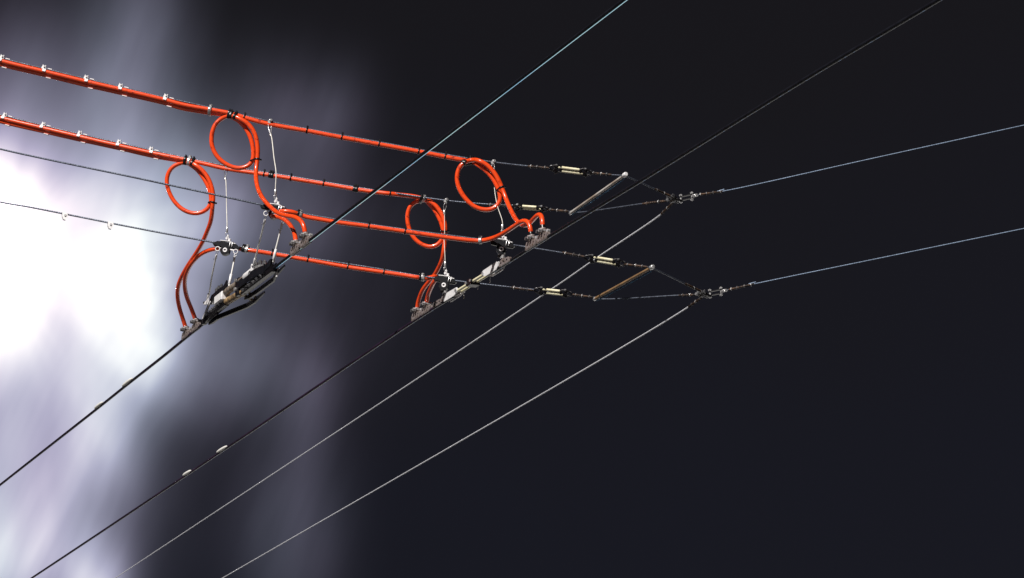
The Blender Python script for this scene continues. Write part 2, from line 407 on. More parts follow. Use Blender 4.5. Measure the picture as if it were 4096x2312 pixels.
                (3.2897, 9.3661, 6.0009), (3.2811, 9.3711, 6.034), (3.2795, 9.3721, 6.0669), (3.2862, 9.3682, 6.0955), (3.2995, 9.3604, 6.1126), (3.319, 9.349, 6.1183),
                (3.327, 9.3243, 6.1161), (3.3453, 9.3096, 6.1096), (3.3662, 9.2974, 6.0895), (3.383, 9.2876, 6.0593), (3.3934, 9.2815, 6.0261), (3.3958, 9.2801, 5.9933),
                (3.4018, 9.3006, 5.963), (3.3978, 9.3029, 5.9273), (3.3978, 9.3024, 5.9296), (3.3995, 9.3202, 5.9014), (3.3991, 9.3556, 5.877), (3.3983, 9.4039, 5.8553),
                (3.3928, 9.4586, 5.8377), (3.3884, 9.5027, 5.8209), (3.3881, 9.5376, 5.7989), (3.3881, 9.5561, 5.7799), (3.389, 9.565, 5.7604)],
         'CE': [(2.6707, 8.7731, 5.7596), (2.6721, 8.7913, 5.7902), (2.6783, 8.856, 5.8357), (2.6798, 8.9361, 5.8795), (2.6718, 8.9847, 5.9019), (2.6575, 9.004, 5.909),
                (2.6661, 9.0599, 5.9293), (2.6721, 9.057, 5.9361), (2.6804, 9.043, 5.937), (2.6915, 9.0018, 5.9293), (2.7133, 8.9914, 5.9279), (2.7297, 8.9835, 5.9229),
                (2.7491, 8.9903, 5.9203), (2.7669, 8.9818, 5.9119), (2.8066, 8.9628, 5.9027), (2.8748, 8.9303, 5.8883), (2.9714, 8.8842, 5.8724), (3.086, 8.8295, 5.8515),
                (3.2122, 8.7693, 5.8284), (3.2851, 8.7345, 5.8168), (3.3147, 8.7204, 5.8141), (3.334, 8.7041, 5.8151), (3.3522, 8.6606, 5.8164), (3.363, 8.5908, 5.8194),
                (3.3686, 8.5167, 5.8239), (3.3733, 8.4732, 5.8272), (3.3795, 8.4495, 5.8259), (3.3853, 8.4343, 5.8152), (3.3868, 8.4239, 5.7954),
                (3.389, 8.4219, 5.7739)],
         'CF': [(2.6707, 10.0677, 5.7685), (2.6502, 10.0524, 5.8039), (2.6223, 10.015, 5.8356), (2.5994, 9.9654, 5.8628), (2.5847, 9.9101, 5.887),
                (2.5801, 9.8538, 5.9076), (2.5844, 9.7949, 5.9261), (2.5986, 9.7398, 5.9414), (2.6213, 9.7012, 5.9498), (2.6473, 9.6816, 5.9535), (2.6811, 9.6614, 5.953),
                (2.7085, 9.6467, 5.9513), (2.7362, 9.6118, 5.9397), (2.8194, 9.5671, 5.922), (2.9367, 9.504, 5.8945), (3.071, 9.4318, 5.8629), (3.1882, 9.3688, 5.8395),
                (3.257, 9.3318, 5.8255), (3.3117, 9.3025, 5.814), (3.33, 9.3026, 5.8137), (3.3482, 9.2928, 5.8173), (3.3682, 9.3021, 5.8277), (3.3735, 9.3046, 5.8206),
                (3.37, 9.3253, 5.8121), (3.3758, 9.378, 5.7985), (3.384, 9.4331, 5.7837), (3.389, 9.4606, 5.7617)]},
 'clips': {'S1': [(1.787, 9.5452, 6.5406), (1.9337, 9.4757, 6.4955), (2.0756, 9.4084, 6.4541), (2.1874, 9.3555, 6.4205), (2.3324, 9.2868, 6.3755)],
           'S2': [(1.9149, 10.1296, 6.5048), (2.0482, 10.0516, 6.4605), (2.1771, 9.9763, 6.4194), (2.3106, 9.8983, 6.3759), (2.4222, 9.8331, 6.3426)]},
 'hang': {'H1': [(2.6376, 9.6528, 5.9402), (2.6405, 9.6789, 5.9258), (2.6431, 9.701, 5.9135), (2.653, 9.7795, 5.8694), (2.6658, 9.8571, 5.8245),
                 (2.6707, 9.9043, 5.7975)],
          'H2': [(2.6976, 9.6205, 5.9279), (2.6936, 9.6187, 5.9107), (2.6901, 9.616, 5.8901), (2.681, 9.6106, 5.8451), (2.6707, 9.6043, 5.794)],
          'H3': [(2.6386, 9.031, 5.9195), (2.6426, 9.0583, 5.9062), (2.6457, 9.0807, 5.8953), (2.6582, 9.1864, 5.8434), (2.6669, 9.2622, 5.8055),
                 (2.6707, 9.2871, 5.7927)],
          'H4': [(2.6936, 9.0047, 5.8998), (2.6907, 9.0089, 5.8856), (2.6816, 9.0244, 5.8291), (2.6736, 9.038, 5.7797), (2.6707, 9.0451, 5.7515)]},
 'ins': {'S1': {'bar': (3.808, 8.5876, 6.0661),
                'rods': [[(3.6104, 8.6812, 6.0955), (3.6709, 8.6525, 6.0878)], [(3.6113, 8.6808, 6.0849), (3.6561, 8.6595, 6.0794)]],
                'serve1': [(3.4989, 8.734, 6.1061), (3.5711, 8.6999, 6.0974)],
                'serve2': [(3.6987, 8.6394, 6.0782), (3.7689, 8.6061, 6.0684)],
                'sh': [(3.5891, 8.6913, 6.0959), (3.6872, 8.6448, 6.0795)]},
         'S2': {'bar': (3.7923, 9.0324, 6.0411),
                'rods': [[(3.6315, 9.1264, 6.0663), (3.6907, 9.0918, 6.0615)]],
                'serve1': [(3.5231, 9.1897, 6.0841), (3.6001, 9.1447, 6.0758)],
                'serve2': [(3.7137, 9.0783, 6.0569), (3.7858, 9.0362, 6.0461)],
                'sh': [(3.6183, 9.1341, 6.0712), (3.7022, 9.0851, 6.0602)]},
         'S3': {'bar': (3.8519, 8.4641, 5.7083),
                'rods': [[(3.6814, 8.5454, 5.7471), (3.7343, 8.5202, 5.7362)], [(3.6797, 8.5462, 5.735), (3.7406, 8.5172, 5.7229)]],
                'serve1': [(3.5739, 8.5967, 5.7675), (3.6477, 8.5615, 5.7503)],
                'serve2': [(3.7662, 8.505, 5.7224), (3.8413, 8.4691, 5.7103)],
                'sh': [(3.6637, 8.5539, 5.7449), (3.7518, 8.5118, 5.7267)]},
         'S4': {'bar': (3.8721, 9.0012, 5.7189),
                'rods': [[(3.7099, 9.0884, 5.7566), (3.7548, 9.0643, 5.7486)], [(3.7183, 9.0839, 5.7449), (3.7603, 9.0613, 5.7387)]],
                'serve1': [(3.5971, 9.149, 5.7699), (3.6746, 9.1074, 5.7562)],
                'serve2': [(3.7981, 9.0409, 5.7368), (3.8666, 9.0042, 5.7239)],
                'sh': [(3.6959, 9.0959, 5.7544), (3.7786, 9.0515, 5.7413)]}},
 'loop': {'CA': (2.6284, 9.1465, 6.1416), 'CB': (3.4179, 8.7724, 6.0143), 'CC': (2.6277, 9.713, 6.1314), 'CD': (3.3868, 9.2694, 5.9899)},
 'oval': {'W1': [(2.6707, 11.1167, 5.7203), (2.6707, 11.6272, 5.7169)], 'W2': [(3.389, 12.224, 5.6713), (3.389, 12.8384, 5.6592)]},
 'span': {'S1': [(1.784, 9.5466, 6.5477), (1.9283, 9.4782, 6.5042), (2.0685, 9.4118, 6.4628), (2.1828, 9.3577, 6.4284), (2.3271, 9.2893, 6.3857),
                 (2.4771, 9.2182, 6.3458), (2.5462, 9.1855, 6.3266), (2.669, 9.1273, 6.2866), (2.7894, 9.0702, 6.261), (2.7913, 9.0693, 6.2582), (2.9067, 9.0146, 6.2334),
                 (3.0245, 8.9588, 6.2051), (3.153, 8.8979, 6.1754), (3.2379, 8.8577, 6.1538), (3.3245, 8.8167, 6.1368), (3.389, 8.7861, 6.1215), (3.4999, 8.7336, 6.1063),
                 (3.5711, 8.6999, 6.097)],
          'S2': [(1.9039, 10.136, 6.5165), (2.0462, 10.0528, 6.4679), (2.1735, 9.9785, 6.4257), (2.3103, 9.8985, 6.384), (2.422, 9.8332, 6.3479), (2.543, 9.7625, 6.3124),
                 (2.6707, 9.6879, 6.273), (2.8008, 9.6118, 6.2436), (2.8861, 9.562, 6.2242), (2.8863, 9.5619, 6.224), (2.9966, 9.4974, 6.1959), (3.0979, 9.4382, 6.1717),
                 (3.2142, 9.3703, 6.1439), (3.2151, 9.3697, 6.1453), (3.3204, 9.3082, 6.1214), (3.389, 9.2681, 6.1047), (3.5231, 9.1897, 6.0841),
                 (3.6051, 9.1418, 6.0766)],
          'S3': [(1.7809, 9.4522, 6.1804), (1.9225, 9.3847, 6.1412), (2.0667, 9.3158, 6.104), (2.2137, 9.2457, 6.0687), (2.3171, 9.1964, 6.0382),
                 (2.4676, 9.1246, 6.0014), (2.6329, 9.0457, 5.956), (2.6707, 9.0276, 5.9466), (2.7477, 8.9909, 5.9241), (2.8747, 8.9303, 5.8982),
                 (2.9713, 8.8842, 5.8801), (3.0859, 8.8296, 5.8589), (3.2121, 8.7693, 5.8371), (3.3161, 8.7198, 5.8211), (3.389, 8.6849, 5.805), (3.424, 8.6683, 5.7966),
                 (3.429, 8.6659, 5.7961), (3.5739, 8.5967, 5.7675), (3.6477, 8.5615, 5.7503)],
          'S4': [(1.9041, 10.0591, 6.1532), (1.9981, 10.0085, 6.1324), (2.1131, 9.9467, 6.1017), (2.2765, 9.8589, 6.0587), (2.4975, 9.7401, 6.0021),
                 (2.5865, 9.6923, 5.9818), (2.6708, 9.6469, 5.9616), (2.7309, 9.6147, 5.9493), (2.8192, 9.5672, 5.9306), (2.9366, 9.5041, 5.9023),
                 (3.0708, 9.4319, 5.8749), (3.188, 9.3689, 5.8515), (3.257, 9.3318, 5.8316), (3.3116, 9.3025, 5.8204), (3.389, 9.2609, 5.8063), (3.4247, 9.2417, 5.7996),
                 (3.5915, 9.152, 5.7707), (3.6832, 9.1027, 5.7574)]},
 'tag': [(2.1193, 9.9434, 6.0895), (2.282, 9.856, 6.0453)],
 'ties': {'CA': [],
          'CB': [(2.5884, 9.1655, 6.3065), (2.7912, 9.0694, 6.2533), (2.7914, 9.0693, 6.2531), (2.9068, 9.0146, 6.2252), (3.0246, 8.9588, 6.1978),
                 (3.153, 8.8979, 6.1682), (3.238, 8.8577, 6.1481)],
          'CD': [(2.801, 9.6117, 6.2344), (2.8862, 9.5619, 6.2162), (2.8864, 9.5618, 6.216), (2.9967, 9.4974, 6.1893), (3.2142, 9.3702, 6.1407)],
          'CE': [(2.9714, 8.8842, 5.873), (3.086, 8.8295, 5.8522)],
          'CF': [(2.8193, 9.5671, 5.9239), (2.9367, 9.504, 5.8953), (3.0709, 9.4319, 5.8659), (3.1881, 9.3688, 5.841)]},
 'wide': {'CB1': [(2.5413, 9.1878, 6.3175), (2.5497, 9.1838, 6.3158), (2.5598, 9.179, 6.3148)],
          'CB2': [(3.3196, 8.819, 6.1325), (3.324, 8.8169, 6.1314), (3.3306, 8.8138, 6.1303)],
          'CD0': [(2.5364, 9.7663, 6.3011), (2.5616, 9.7516, 6.2958)],
          'CD1': [(2.817, 9.6023, 6.2316), (2.8259, 9.5972, 6.23)],
          'CD2': [(3.0952, 9.4398, 6.1653), (3.1022, 9.4357, 6.1636)],
          'CD3': [(3.3127, 9.3127, 6.1159)],
          'CE1': [(2.7415, 8.9939, 5.9189)],
          'CE2': [(3.3223, 8.7168, 5.8149)],
          'CF1': [(2.7242, 9.6183, 5.944), (2.7303, 9.6149, 5.9422)],
          'CF2': [(3.3075, 9.3047, 5.8164)]},
 'x1': 2.67071,
 'x2': 3.38902}

V = Vector
ZUP = V((0, 0, 1))

# ------------------------------------------------------------------ mesh helpers


class MB:
    def __init__(self):
        self.v, self.f, self.s = [], [], []

    def add(self, verts, faces, smooth=False):
        o = len(self.v)
        self.v += [tuple(p) for p in verts]
        self.f += [tuple(i + o for i in f) for f in faces]
        self.s += [smooth] * len(faces)
        return self

    def rings(self, rings, closed=False, caps=True, smooth=True):
        n = len(rings[0])
        v = [p for r in rings for p in r]
        f = []
        m = len(rings)
        for i in range(m if closed else m - 1):
            a, b = i * n, ((i + 1) % m) * n
            for j in range(n):
                k = (j + 1) % n
                f.append((a + j, a + k, b + k, b + j))
        self.add(v, f, smooth)
        if caps and not closed:
            self.add(rings[0], [tuple(range(n))[::-1]])
            self.add(rings[-1], [tuple(range(n))])
        return self

    def tube(self, path, r, n=10, closed=False, caps=True, lobes=0, depth=0.0, pitch=0.05, flat=None):
        path = [V(p) for p in path]
        fr = frames(path, closed)
        rings = []
        s = 0.0
        for i, (p, (t, a, b)) in enumerate(zip(path, fr)):
            if i:
                s += (p - path[i - 1]).length
            ri = r[i] if isinstance(r, (list, tuple)) else r
            ring = []
            for j in range(n):
                th = 2 * math.pi * j / n
                rr = ri
                if lobes:
                    rr = ri * (1 - depth * 0.5 * (1 - math.cos(lobes * th)))
                    th = th + 2 * math.pi * s / pitch
                ring.append(p + a * (rr * math.cos(th)) + b * (rr * math.sin(th)))
            rings.append(ring)
        return self.rings(rings, closed, caps)

    def rope(self, path, r, pitch=0.07, lobes=6):
        return self.tube(resample(path, pitch / 9.0), r, n=lobes * 2, lobes=lobes, depth=0.30, pitch=pitch)

    def cyl(self, a, b, r, n=12, r2=None, smooth=True):
        a, b = V(a), V(b)
        t = (b - a).normalized()
        u = t.orthogonal().normalized()
        w = t.cross(u)
        r2 = r if r2 is None else r2
        ra = [a + u * (r * math.cos(2 * math.pi * j / n)) + w * (r * math.sin(2 * math.pi * j / n)) for j in range(n)]
        rb = [b + u * (r2 * math.cos(2 * math.pi * j / n)) + w * (r2 * math.sin(2 * math.pi * j / n)) for j in range(n)]
        return self.rings([ra, rb], smooth=smooth and n > 7)

    def lathe(self, a, axis, prof, n=14):
        """prof: (distance along the axis, radius)"""
        a, t = V(a), V(axis).normalized()
        u = t.orthogonal().normalized()
        w = t.cross(u)
        rings = [[a + t * d + u * (r * math.cos(2 * math.pi * j / n)) + w * (r * math.sin(2 * math.pi * j / n)) for j in range(n)]
                 for d, r in prof]
        return self.rings(rings)

    def hex(self, a, b, r):
        return self.cyl(a, b, r, 6, smooth=False)

    def torus(self, c, axis, Rr, r, n=18, m=8, sx=1.0, up=None):
        c, t = V(c), V(axis).normalized()
        u = (V(up) if up is not None else t.orthogonal()).normalized()
        w = t.cross(u).normalized()
        path = [c + u * (Rr * math.cos(2 * math.pi * i / n)) + w * (Rr * sx * math.sin(2 * math.pi * i / n)) for i in range(n)]
        return self.tube(path, r, m, closed=True)

    def box(self, c, ax, dims, bev=0.0):
        """chamfered box: centre, three axes, full sizes"""
        c = V(c)
        ax = [V(a).normalized() for a in ax]
        h = [d / 2 for d in dims]
        bev = min(bev, min(h) * 0.6) if bev else min(h) * 0.18
        pts = []
        for sx in (-1, 1):
            for sy in (-1, 1):
                for sz in (-1, 1):
                    sg = (sx, sy, sz)
                    for k in range(3):
                        q = V(c)
                        for i in range(3):
                            q += ax[i] * (sg[i] * (h[i] - (bev if i != k else 0)))
                        pts.append(q)
        return self.hull(pts)

    def hull(self, pts):
        bm = bmesh.new()
        for p in pts:
            bm.verts.new(p)
        res = bmesh.ops.convex_hull(bm, input=bm.verts)
        bmesh.ops.dissolve_limit(bm, angle_limit=0.01, verts=bm.verts, edges=bm.edges)
        bm.verts.index_update()
        used = {v for f in bm.faces for v in f.verts}
        idx = {v: i for i, v in enumerate(v for v in bm.verts if v in used)}
        self.add([v.co.copy() for v in idx], [tuple(idx[v] for v in f.verts) for f in bm.faces])
        bm.free()
        return self

    def bar(self, path, w, h, side=None, tip=1.0):
        """rectangular bar swept along a path; h is measured upward"""
        path = [V(p) for p in path]
        rings = []
        for i, p in enumerate(path):
            t = (path[min(i + 1, len(path) - 1)] - path[max(i - 1, 0)]).normalized()
            s = t.cross(ZUP).normalized() if side is None else V(side).normalized()
            u = s.cross(t).normalized()
            c = 0.22
            k = tip if i in (0, len(path) - 1) else 1.0
            ring = []
            for a, b in ((-1, -1 + c), (-1 + c, -1), (1 - c, -1), (1, -1 + c), (1, 1 - c), (1 - c, 1), (-1 + c, 1), (-1, 1 - c)):
                ring.append(p + s * (a * w / 2 * k) + u * (b * h / 2 * k))
            rings.append(ring)
        return self.rings(rings, smooth=False)


def frames(path, closed=False):
    out = []
    n = len(path)
    a = None
    for i, p in enumerate(path):
        if closed:
            t = path[(i + 1) % n] - path[i - 1]
        else:
            t = path[min(i + 1, n - 1)] - path[max(i - 1, 0)]
        t = t.normalized() if t.length > 1e-9 else V((1, 0, 0))
        if a is None:
            a = (ZUP - t * t.z) if abs(t.z) < 0.9 else t.orthogonal()
        a = a - t * a.dot(t)
        a.normalize()
        out.append((t, a.copy(), t.cross(a)))
    return out


def resample(path, step):
    """Catmull-Rom through the points, evenly spaced"""
    P = [V(p) for p in path]
    if len(P) == 2:
        n = max(2, int((P[1] - P[0]).length / step) + 1)
        return [P[0].lerp(P[1], i / (n - 1)) for i in range(n)]
    P = [P[0] * 2 - P[1]] + P + [P[-1] * 2 - P[-2]]
    dense = []
    for i in range(1, len(P) - 2):
        p0, p1, p2, p3 = P[i - 1:i + 3]
        d01 = max((p1 - p0).length, 1e-5) ** 0.5
        d12 = max((p2 - p1).length, 1e-5) ** 0.5
        d23 = max((p3 - p2).length, 1e-5) ** 0.5
        m1 = (p2 - p1) + d12 * ((p1 - p0) / d01 - (p2 - p0) / (d01 + d12))
        m2 = (p2 - p1) + d12 * ((p3 - p2) / d23 - (p3 - p1) / (d12 + d23))
        k = 24
        for j in range(k):
            t = j / k
            t2, t3 = t * t, t * t * t
            dense.append(p1 * (2 * t3 - 3 * t2 + 1) + m1 * (t3 - 2 * t2 + t) + p2 * (-2 * t3 + 3 * t2) + m2 * (t3 - t2))
    dense.append(P[-2])
    L = [0.0]
    for a, b in zip(dense, dense[1:]):
        L.append(L[-1] + (b - a).length)
    n = max(3, int(L[-1] / step) + 1)
    out, k = [], 0
    for i in range(n):
        d = L[-1] * i / (n - 1)
        while k < len(L) - 2 and L[k + 1] < d:
            k += 1
        t = (d - L[k]) / max(L[k + 1] - L[k], 1e-9)
        out.append(dense[k].lerp(dense[k + 1], t))
    return out


def smooth_path(path, k=2):
    P = [V(p) for p in path]
    for _ in range(k):
        P = [P[0]] + [P[i - 1] * 0.25 + P[i] * 0.5 + P[i + 1] * 0.25 for i in range(1, len(P) - 1)] + [P[-1]]
    return P


def make(name, mb, mat, parent=None, origin=None, mats=None):
    """one mesh object; the mesh is given in world metres and stored relative to its origin"""
    if origin is None:
        if parent is not None:
            origin = parent['_o'] if '_o' in parent else parent.matrix_world.translation
            origin = V(origin)
        else:
            origin = V((0, 0, 0))
    o3 = V(origin)
    me = bpy.data.meshes.new(name)
    me.from_pydata([tuple(V(p) - o3) for p in mb.v], [], mb.f)
    me.polygons.foreach_set('use_smooth', mb.s)
    me.materials.append(M[mat])
    me.update()
    ob = bpy.data.objects.new(name, me)
    COL.objects.link(ob)
    if parent is not None:
        ob.parent = parent
        ORG[ob.name] = o3
    else:
        ob.location = o3
        ORG[ob.name] = o3
    return ob


ORG = {}


def part(name, mb, mat, parent):
    return make(name, mb, mat, parent, origin=ORG[parent.name])


def thing(name, loc, label, cat, group=None):
    o = bpy.data.objects.new(name, None)
    o.empty_display_size = 0.05
    COL.objects.link(o)
    o.location = loc
    ORG[o.name] = V(loc)
    tag(o, label, cat, group)
    return o


def tag(o, label, cat, group=None):
    o['label'] = label
    o['category'] = cat
    if group:
        o['group'] = group
    return o


def nearest(path, p):
    i = min(range(len(path)), key=lambda k: (path[k] - V(p)).length)
    j, k = max(i - 1, 0), min(i + 1, len(path) - 1)
    return path[i], (path[k] - path[j]).normalized()


def at_x(path, x):
    for a, b in zip(path, path[1:]):
        if (a.x - x) * (b.x - x) <= 0 and abs(a.x - b.x) > 1e-7:
            return a.lerp(b, (x - a.x) / (b.x - a.x))
    return min(path, key=lambda q: abs(q.x - x))


def hull2(pts):
    pts = sorted(pts)

    def half(ps):
        h = []
        for p in ps:
            while len(h) > 1 and (h[-1][0] - h[-2][0]) * (p[1] - h[-2][1]) - (h[-1][1] - h[-2][1]) * (p[0] - h[-2][0]) <= 1e-12:
                h.pop()
            h.append(p)
        return h[:-1]
    return half(pts) + half(pts[::-1])


def hoop(circles, tangent, grow=0.0):
    """closed path tight around several round sections (centre, radius) seen along the tangent"""
    t = V(tangent).normalized()
    a = (ZUP - t * t.z)
    a.normalize()
    b = t.cross(a)
    c0 = circles[0][0]
    pts = []
    for c, r in circles:
        d = c - c0
        for k in range(16):
            th = 2 * math.pi * k / 16
            pts.append((round(d.dot(a) + (r + grow) * math.cos(th), 6), round(d.dot(b) + (r + grow) * math.sin(th), 6)))
    h = hull2(pts)
    return [c0 + a * x + b * y for x, y in h], a, b


def band_mesh(circles, tangent, width, thick=0.0012):
    t = V(tangent).normalized()
    inner, a, b = hoop(circles, tangent, 0.0002)
    outer, _, _ = hoop(circles, tangent, thick)
    mb = MB()
    w = width / 2
    n = len(outer)
    o1 = [p - t * w for p in outer]
    o2 = [p - t * (w - thick * 0.6) + (p - circles[0][0]).normalized() * thick * 0.3 for p in outer]
    o3 = [p + t * (w - thick * 0.6) + (p - circles[0][0]).normalized() * thick * 0.3 for p in outer]
    o4 = [p + t * w for p in outer]
    if len(inner) != n:
        inner = [c.lerp(circles[0][0], 0.1) for c in outer]
    i1 = [p - t * w for p in inner]
    i2 = [p + t * w for p in inner]
    mb.rings([i1, o1, o2, o3, o4, i2], caps=False, smooth=True)
    return mb


# ------------------------------------------------------------------ the ground (below the frame; its added pale patch throws light onto the undersides)
mb = MB()
gn = 24
gv = [((i / gn - 0.5) * 1200, (j / gn - 0.5) * 1200 + 150, 0.0) for j in range(gn + 1) for i in range(gn + 1)]
gf = [(j * (gn + 1) + i, j * (gn + 1) + i + 1, (j + 1) * (gn + 1) + i + 1, (j + 1) * (gn + 1) + i) for j in range(gn) for i in range(gn)]
mb.add(gv, gf)
ground = make('ground', mb, 'ground')
ground['kind'] = 'structure'

X1, X2 = G['x1'], G['x2']
RC = 0.0080      # orange cable radius
RS = 0.0034      # strand radius
RW = 0.0060      # contact wire radius
SPAN_DIR = {}

# ------------------------------------------------------------------ contact wires


def contact_wire(pts, label, face, body='copper'):
    path = resample(pts, 0.12)
    o = MB()
    f = MB()
    rings, faces_ = [], []
    for i, p in enumerate(path):
        t = (path[min(i + 1, len(path) - 1)] - path[max(i - 1, 0)]).normalized()
        s = t.cross(ZUP).normalized()
        u = s.cross(t)
        ring = []
        # grooved profile: round head, two grooves, round foot
        for th, k in ((-62, 1), (-30, 1), (0, 1), (18, .97), (30, .78), (44, .95), (66, .98), (90, 1),
                      (114, .98), (136, .95), (150, .78), (162, .97), (180, 1), (210, 1), (240, 1), (264, 1), (282, .97)):
            a = R(th)
            ring.append(p + s * (RW * k * math.cos(a)) + u * (RW * k * math.sin(a)))
        rings.append(ring)
        foot = []
        for th in ((250, 263, 277, 291, 304) if face == 'worn_glint' else (266, 274, 282, 290, 298)):  # strip turned to one side, wider where the glint is painted brightest
            a = R(th)
            foot.append(p + s * (RW * 1.01 * math.cos(a)) + u * (RW * 1.02 * math.sin(a)))
        for th in ((304, 277, 250) if face == 'worn_glint' else (298, 282, 266)):
            a = R(th)
            foot.append(p + s * (RW * 0.8 * math.cos(a)) + u * (RW * 0.8 * math.sin(a)))
        faces_.append(foot)
    o.rings(rings)
    f.rings(faces_)
    w = make('contact_wire', o, body, origin=path[len(path) // 2])
    tag(w, label, 'contact wire', 'trolley contact wires')
    part('running_face', f, face, w)
    return w


w1, w2 = [V(p) for p in G['W']['W1']], [V(p) for p in G['W']['W2']]
SI1 = V((X1, 9.43, 5.727))
SI2 = V((X2, 8.996, 5.728))
near1 = [V((X1, -9.0, 5.68)), V((X1, 2.0, 5.71))] + [p for p in w1 if p.y < 9.0] + [V((X1, 9.12, 5.729))]
far1 = [V((X1, 9.75, 5.726)), V((X1, 10.15, 5.7245))] + [p for p in w1 if p.y > 10.4] + [V((X1, 24.0, 5.66)), V((X1, 46.0, 5.6))]
near2 = [V((X2, -9.0, 5.66)), V((X2, 2.0, 5.70))] + [p for p in w2 if p.y < 8.6] + [V((X2 + .004, 8.80, 5.727))]
far2 = [V((X2 + .004, 9.19, 5.727))] + [p for p in w2 if p.y > 9.25] + [V((X2, 26.0, 5.45)), V((X2, 46.0, 5.2))]
cw = [
    contact_wire(near1, 'dark trolley wire with bright glinting edge, rising from the large section insulator', 'worn_glint'),
    contact_wire(far1, 'dark trolley wire running down left from the large black section insulator with two white sleeves', 'dull_glint', 'fringe_copper'),
    contact_wire(near2, 'dark trolley wire rising past both spreader bars from the small pale section insulator', 'dull_glint'),
    contact_wire(far2, 'dark trolley wire running down left from the small pale section insulator with two white sleeves', 'dull_glint', 'fringe_copper'),
]
for w, key in ((cw[1], 'W1'), (cw[3], 'W2')):
    for p in G['oval'][key]:
        L = 0.085 if p == G['oval'][key][0] else 0.072
        m_ = MB()
        c = V(p)
        c.x = X1 if key == 'W1' else X2
        prof = [(-1, .35), (-.9, .7), (-.6, 1.0), (0, 1.12), (.6, 1.0), (.9, .7), (1, .35)]
        m_.lathe(c + V((-0.004, 0, 0.003)), (0, 1, 0), [(d * L, r * 0.0074) for d, r in prof])
        part('wire_sleeve', m_, 'white', w)

# ------------------------------------------------------------------ span wires
SPATH = {}
SP_LABEL = {
    'S1': 'topmost span wire carrying the upper orange cable bundle',
    'S2': 'second span wire from the top, carrying the orange cable with the two lower loops',
    'S3': 'third span wire from the top, bare grey strand at left, crossing the left loop',
    'S4': 'lowest span wire, bare strand fading into the bright glow at left',
}
SERVE_N = {}


def wrap_mesh(a, b, r, turns):
    """a wrapped (served) end: thick ridged sleeve that tapers to the strand"""
    path = resample([V(a), V(b)], 0.004)
    n = len(path)
    rr = []
    for i in range(n):
        t = i / (n - 1)
        e = min(1.0, t / 0.06, (1 - t) / 0.06)
        rr.append(r * (0.62 + 0.38 * e))
    m_ = MB()
    m_.tube(path, rr, n=12, lobes=4, depth=0.34, pitch=(V(a) - V(b)).length / turns)
    return m_


def bead_mesh(c, t, r):
    # a twist of binding wire: a thin hoop and its short bent tail on top
    t = V(t).normalized()
    s = t.cross(ZUP).normalized()
    u = s.cross(t)
    k = random.uniform(-.004, .004)
    c = V(c) + t * k
    m_ = MB().lathe(c - t * 0.0012, t, [(0, r), (0.0006, r * 1.12), (0.0018, r * 1.12), (0.0024, r)], 10)
    m_.box(c + u * (r * 1.15) - s * .001 + t * .001, (t, s, u), (.0045, .0028, .0022))
    return m_


for k in ('S1', 'S2', 'S3', 'S4'):
    pts = [V(p) for p in G['span'][k]]
    d = (pts[0] - pts[5]).normalized()
    d = (d + V((0, 0, 0.04))).normalized()
    pts = smooth_path(pts, 1)
    left = [pts[0] + d * q for q in (7.0, 4.5, 2.2, 0.9)]
    path = left + pts
    sp = resample(path, 0.01)
    SPATH[k] = sp
    SPAN_DIR[k] = (pts[-2] - pts[2]).normalized()
    mb = MB()
    mb.rope(path, RS, pitch=0.055)
    o = make('span_wire', mb, 'strand', origin=pts[len(pts) // 2])
    tag(o, SP_LABEL[k], 'wire', 'steel span wires')
    a, b = [V(q) for q in G['ins'][k]['serve1']]
    part('wrapped_end', wrap_mesh(a, b, 0.0052, 6), 'rust', o)
    for i in range(3):
        q = a.lerp(b, (i + 0.6) / 3.4)
        part('binding_ring', bead_mesh(q, (b - a).normalized(), 0.0050), ('silver', 'dull_steel', 'dull_steel')[i], o)
    G.setdefault('obj', {})[k] = o
    if k == 'S4':
        for q in G['tag']:
            q = V(q)
            c, t = nearest(sp, q)
            m_ = MB()
            m_.hull([c + t * a_ + V((0, b_, c_)) for a_, c_ in ((-.011, .004), (.010, .003), (.012, -.009), (.003, -.024), (-.006, -.023), (-.011, -.012))
                     for b_ in (-.006, .006)])
            m_.hex(c + V((0, -.0095, -.006)), c + V((0, .0095, -.006)), .0045)
            part('wire_clip', m_, 'zinc', o)

# ------------------------------------------------------------------ orange feeder cables
CP = {}
for k, pts in G['cab'].items():
    pts = [V(p) for p in pts]
    if k in ('CA', 'CB', 'CC', 'CD'):
        d = (pts[0] - pts[2]).normalized()
        d = (d + V((0, 0, 0.04))).normalized()
        pts = [pts[0] + d * q for q in (7.0, 4.5, 2.2, 0.9)] + pts
    CP[k] = smooth_path(resample(pts, 0.008), 3)
C_LABEL = {
    'CA': 'orange cable with the upper left loop, dropping to the clamps above the section insulator',
    'CB': 'long orange cable along the topmost span wire, ending in the upper right loop',
    'CC': 'orange cable with the lower left loop, curving down to the leftmost clamp',
    'CD': 'orange cable along the second span wire, ending in the lower right loop',
    'CE': 'orange jumper cable along the third span wire without any loop',
    'CF': 'orange jumper cable along the lowest span wire without any loop',
}
CABLE = {}
for k, path in CP.items():
    mb = MB()
    rr = []
    for i, p in enumerate(path):
        rr.append(RC * (1 + 0.02 * math.sin(i * 0.37 + len(k)) * math.sin(i * 0.11)))
    mb.tube(path, rr, n=14)
    o = make('feeder_cable', mb, 'orange', origin=path[len(path) // 2])
    tag(o, C_LABEL[k], 'cable', 'orange feeder cables')
    CABLE[k] = o

CSPAN = {'CA': 'S1', 'CB': 'S1', 'CC': 'S2', 'CD': 'S2', 'CE': 'S3', 'CF': 'S4'}


